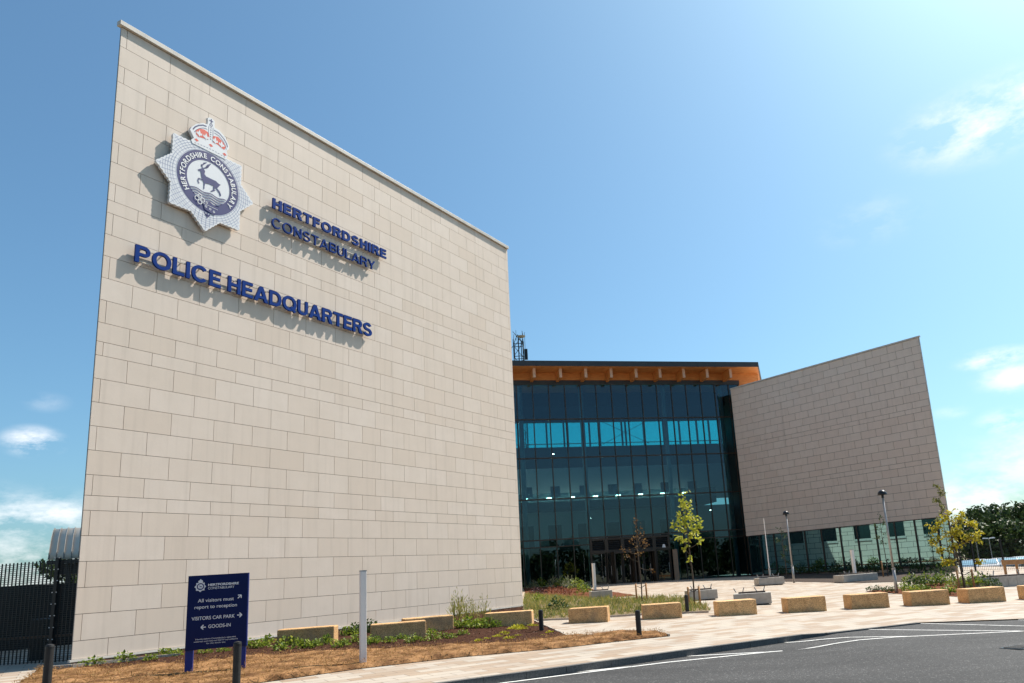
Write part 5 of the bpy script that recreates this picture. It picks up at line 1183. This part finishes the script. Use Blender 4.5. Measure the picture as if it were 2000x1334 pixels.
# ------------------------------------------------------------------ trees far off
def bigtree(base, h, r, seed, lab, group, lm='leaf_far', n=900, L=.55, cat='tree'):
    rr = random.Random(seed); e = empty('broadleaf_tree', base, 0, lab, cat, group); T = MB(); LF = MB()
    T.tube([(0, 0, -.2), (.05, 0, h * .3), (.1, .1, h * .6)], [.03 * h, .024 * h, .012 * h], 8)
    cl = []
    for k in range(16):
        a = rr.uniform(0, 2 * PI); z = rr.uniform(.22, .95); q = r * math.sqrt(max(.05, 1 - ((z - .5) / .55) ** 2)) * rr.uniform(.3, .85); c = Vector((q * math.cos(a), q * math.sin(a), h * z)); cl.append((c, r * rr.uniform(.28, .48)))
        T.tube([(.05, 0, h * min(.55, z * .6)), c], [.01 * h, .004 * h], 5)
    for c, q in cl:
        for _ in range(n // 16):
            d = Vector((rr.gauss(0, 1), rr.gauss(0, 1), rr.gauss(0, 1))).normalized() * q * rr.uniform(.55, 1.05); d.z *= .8
            nn = d.normalized() + Vector((rr.uniform(-.6, .6), rr.uniform(-.6, .6), rr.uniform(-.6, .6))); t = nn.cross(Vector((rr.uniform(-1, 1), rr.uniform(-1, 1), rr.uniform(-1, 1))))
            LF.leaf(c + d, t, nn, L * rr.uniform(.6, 1.2), L * .7)
    T.build('trunk', M['bark'], e, local=True, smooth=True); LF.build('crown', M[lm], e, local=True); return e
GT = 'trees beyond the car park'
labs = ['leftmost dark tree beyond the car park, behind the golden sapling', 'broad tree beyond the car park right of the golden sapling', 'round dark tree beyond the car park with the twin lamp heads before it', 'tallest dark tree beyond the car park near the right edge', 'lower pale green tree beyond the car park in front of the taller ones', 'dark tree beyond the car park at the right edge', 'bushy brownish tree beyond the car park behind the fence', 'shrubby tree beyond the car park behind the wooden rail']
for i, (px, d, h, r) in enumerate([(1886, 92, 4.9, 2.2), (1905, 95, 6.6, 3.2), (1938, 92, 6.6, 3.2), (1968, 96, 7.4, 3.4), (1952, 86, 5.4, 2.6), (2003, 92, 6.9, 3.4), (1918, 84, 4.4, 2.4), (1985, 84, 4.6, 2.4)]):
    v = ray(px, 1068); t = d / v[1]; x, y = v[0] * t, v[1] * t; bigtree((x, y, far(x, y) - .1), h + .6, r, 40 + i, labs[i], GT, n=1500, L=.5)
for i, (px, d, h, r, lab) in enumerate([(142, 40, 3.6, 1.7, 'dark tree seen under the curved shelter roof'), (118, 38, 3.7, 1.3, 'dark tree just left of the shelter post behind the mesh fence')]):
    v = ray(px, 1190); x, y = v[0] * d / v[1], d; bigtree((x, y, -1.3), h, r, 80 + i, lab, 'trees behind the left fence', n=1100, L=.28)
# woodland across the road behind the viewer: only its mirror image is seen, in the glass front
tl = MB()
for k in range(46):
    x = -80 + k * 4.2 + rnd.uniform(-2, 2); y = -46 + rnd.uniform(-6, 6); h = rnd.uniform(6.5, 12); z0 = -1.8; r = rnd.uniform(2.4, 3.8)
    tl.tube([(x, y, z0), (x, y, z0 + h * .5)], [.2, .12], 6)
    for _ in range(420):
        d = rv(); d = d.normalized() * rnd.uniform(.5, 1.05) if d.length else d; p = Vector((x + d.x * r, y + d.y * r, z0 + h * .46 + d.z * h * .5)); tl.leaf(p, rv(), rv(), rnd.uniform(.8, 1.5), .9)
tag(tl.build('treeline', M['leaf_far']), 'woodland across the road mirrored in the glass front', 'woodland', kind='stuff')

# ------------------------------------------------------------------ right edge: fence, lamps, rail, cars
rfn = empty('mesh_fence', (21, 56, g(21, 56)), 0, 'dark mesh fence between the plaza and the car park', 'fence')
fp = []
for px in (1872, 1898, 1955, 2013, 2075):
    v = ray(px, 1070); t = 52 / v[1]; fp.append((v[0] * t, v[1] * t))
for x, y in fp: MB().bar((x, y, g(x, y) - .1), (x, y, g(x, y) + 2.15), .1).build('fence_post', M['black_paint'], rfn)
for (x0, y0), (x1, y1) in zip(fp, fp[1:]):
    mb = MB(); n = int(math.hypot(x1 - x0, y1 - y0) / .12)
    for k in range(n):
        t = k / n; x, y = x0 + (x1 - x0) * t, y0 + (y1 - y0) * t; mb.bar((x, y, g(x, y) + .05), (x, y, g(x, y) + 2.1), .014)
    for k in range(9): mb.bar((x0, y0, g(x0, y0) + .1 + k * .24), (x1, y1, g(x1, y1) + .1 + k * .24), .014)
    mb.build('mesh_panel', M['black_paint'], rfn)
wr = empty('timber_rail', gz(1975, 1125), 0, 'pale timber rail on posts at the right edge', 'rail')
ra, rb = Vector((*gp(1962, 1128), 0)), Vector((*gp(2040, 1124), 0))
MB().bar((ra.x, ra.y, g(ra.x, ra.y) + .78), (rb.x, rb.y, g(rb.x, rb.y) + .78), .08, .26).build('top_rail', M['stake'], wr)
for t in (.05, .35, .9):
    p = ra + (rb - ra) * t; MB().bar((p.x, p.y, g(p.x, p.y) - .05), (p.x, p.y, g(p.x, p.y) + .78), .1).build('rail_post', M['stake'], wr)
for px, d, lab in ((1908, 74, 'twin white lamp head over the car park beside the golden leaves'), (1934, 78, 'twin white lamp head over the car park before the dark trees')):
    v = ray(px, 1068); t = d / v[1]; x, y = v[0] * t, v[1] * t; z = far(x, y); e = empty('car_park_lamp', (x, y, z), 0, lab, 'lamp post', 'car park lamps')
    hh = 1.05 - z if px == 1908 else .75 - z
    MB().tube([(0, 0, 0), (0, 0, hh)], [.06, .04], 8).build('pole', M['steel'], e, local=True)
    for s_ in (-1, 1): MB().hexa([(.08 * s_, -.12, hh), (.62 * s_, -.12, hh + .02), (.62 * s_, .12, hh + .02), (.08 * s_, .12, hh), (.1 * s_, -.1, hh + .1), (.55 * s_, -.08, hh + .14), (.55 * s_, .08, hh + .14), (.1 * s_, .1, hh + .1)]).build('lamp_head', M['white_print'], e, local=True)
def car_proto(name, paint):
    e = empty(name, (0, 0, 0))
    sec = [(-2.1, .35), (-2.15, .75), (-1.95, .92), (-1.1, .98), (-.45, 1.42), (.75, 1.46), (1.55, 1.0), (2.0, .9), (2.12, .7), (2.1, .35)]
    b = MB(); n = len(sec); i0 = 0
    def wdt(z): return .86 if z < 1.0 else .68
    b.v = [(x, -wdt(z), z) for x, z in sec] + [(x, wdt(z), z) for x, z in sec]
    for k in range(n): b.f.append((k, (k + 1) % n, n + (k + 1) % n, n + k)); b.t.append(.5)
    b.f += [tuple(reversed(range(n))), tuple(range(n, 2 * n))]; b.t += [.5, .5]
    bo = b.build('body', paint, e, local=True, bevel=.06)
    for s_ in (-1, 1):
        MB().face([(-.95, s_ * .80, 1.0), (1.4, s_ * .80, 1.0), (.72, s_ * .70, 1.39), (-.42, s_ * .70, 1.36)]).build('side_window', M['glass_dark'], e, local=True)
    MB().face([(-1.12, -.68, 1.02), (-1.12, .68, 1.02), (-.5, .6, 1.40), (-.5, -.6, 1.40)]).build('windscreen', M['glass_dark'], e, local=True); MB().face([(1.56, -.68, 1.03), (1.56, .68, 1.03), (.8, .6, 1.44), (.8, -.6, 1.44)]).build('rear_window', M['glass_dark'], e, local=True)
    for x in (-1.3, 1.3):
        for s_ in (-1, 1):
            w = MB().tube([(x, s_ * .72, .32), (x, s_ * .9, .32)], .32, 16).build('wheel', M['rubber'], e, local=True); MB().tube([(x, s_ * .9, .32), (x, s_ * .912, .32)], .19, 12).build('rim', M['steel'], w, local=True)
    for s_ in (-1, 1): MB().box((-2.13, s_ * .6, .66), (.08, .3, .14)).build('headlight', M['white_print'], e, local=True)
    return e
paints = [mat('silver_paint', (.3, .32, .35), rough=.5, metal=.5), mat('blue_paint', (.05, .12, .22), rough=.5), mat('white_car_paint', (.5, .52, .55), rough=.5), mat('grey_paint', (.22, .24, .26), rough=.5, metal=.4), mat('pale_blue_paint', (.16, .22, .28), rough=.5, metal=.3), mat('silver_paint_two', (.25, .27, .3), rough=.5, metal=.5)]
clabs = ['blue grey car at the left end of the row beside the golden sapling trunk', 'white car between the two fence posts', 'silver car left of the second fence post', 'grey car behind the second fence post', 'pale blue car left of the timber rail', 'silver car behind the timber rail at the right edge']
ppx = [1893, 1912, 1933, 1952, 1972, 1996]; order = [1, 2, 0, 3, 4, 5]
for i in range(6):
    e = car_proto('parked_car', paints[order[i]]); v = ray(ppx[i], 1100); t = (74 + (i % 2) * 2) / v[1]; x, y = v[0] * t, v[1] * t
    e.location = (x, y, far(x, y)); e.rotation_euler = (0, 0, math.radians(62 + rnd.uniform(-6, 6))); tag(e, clabs[i], 'car', 'cars in the car park')
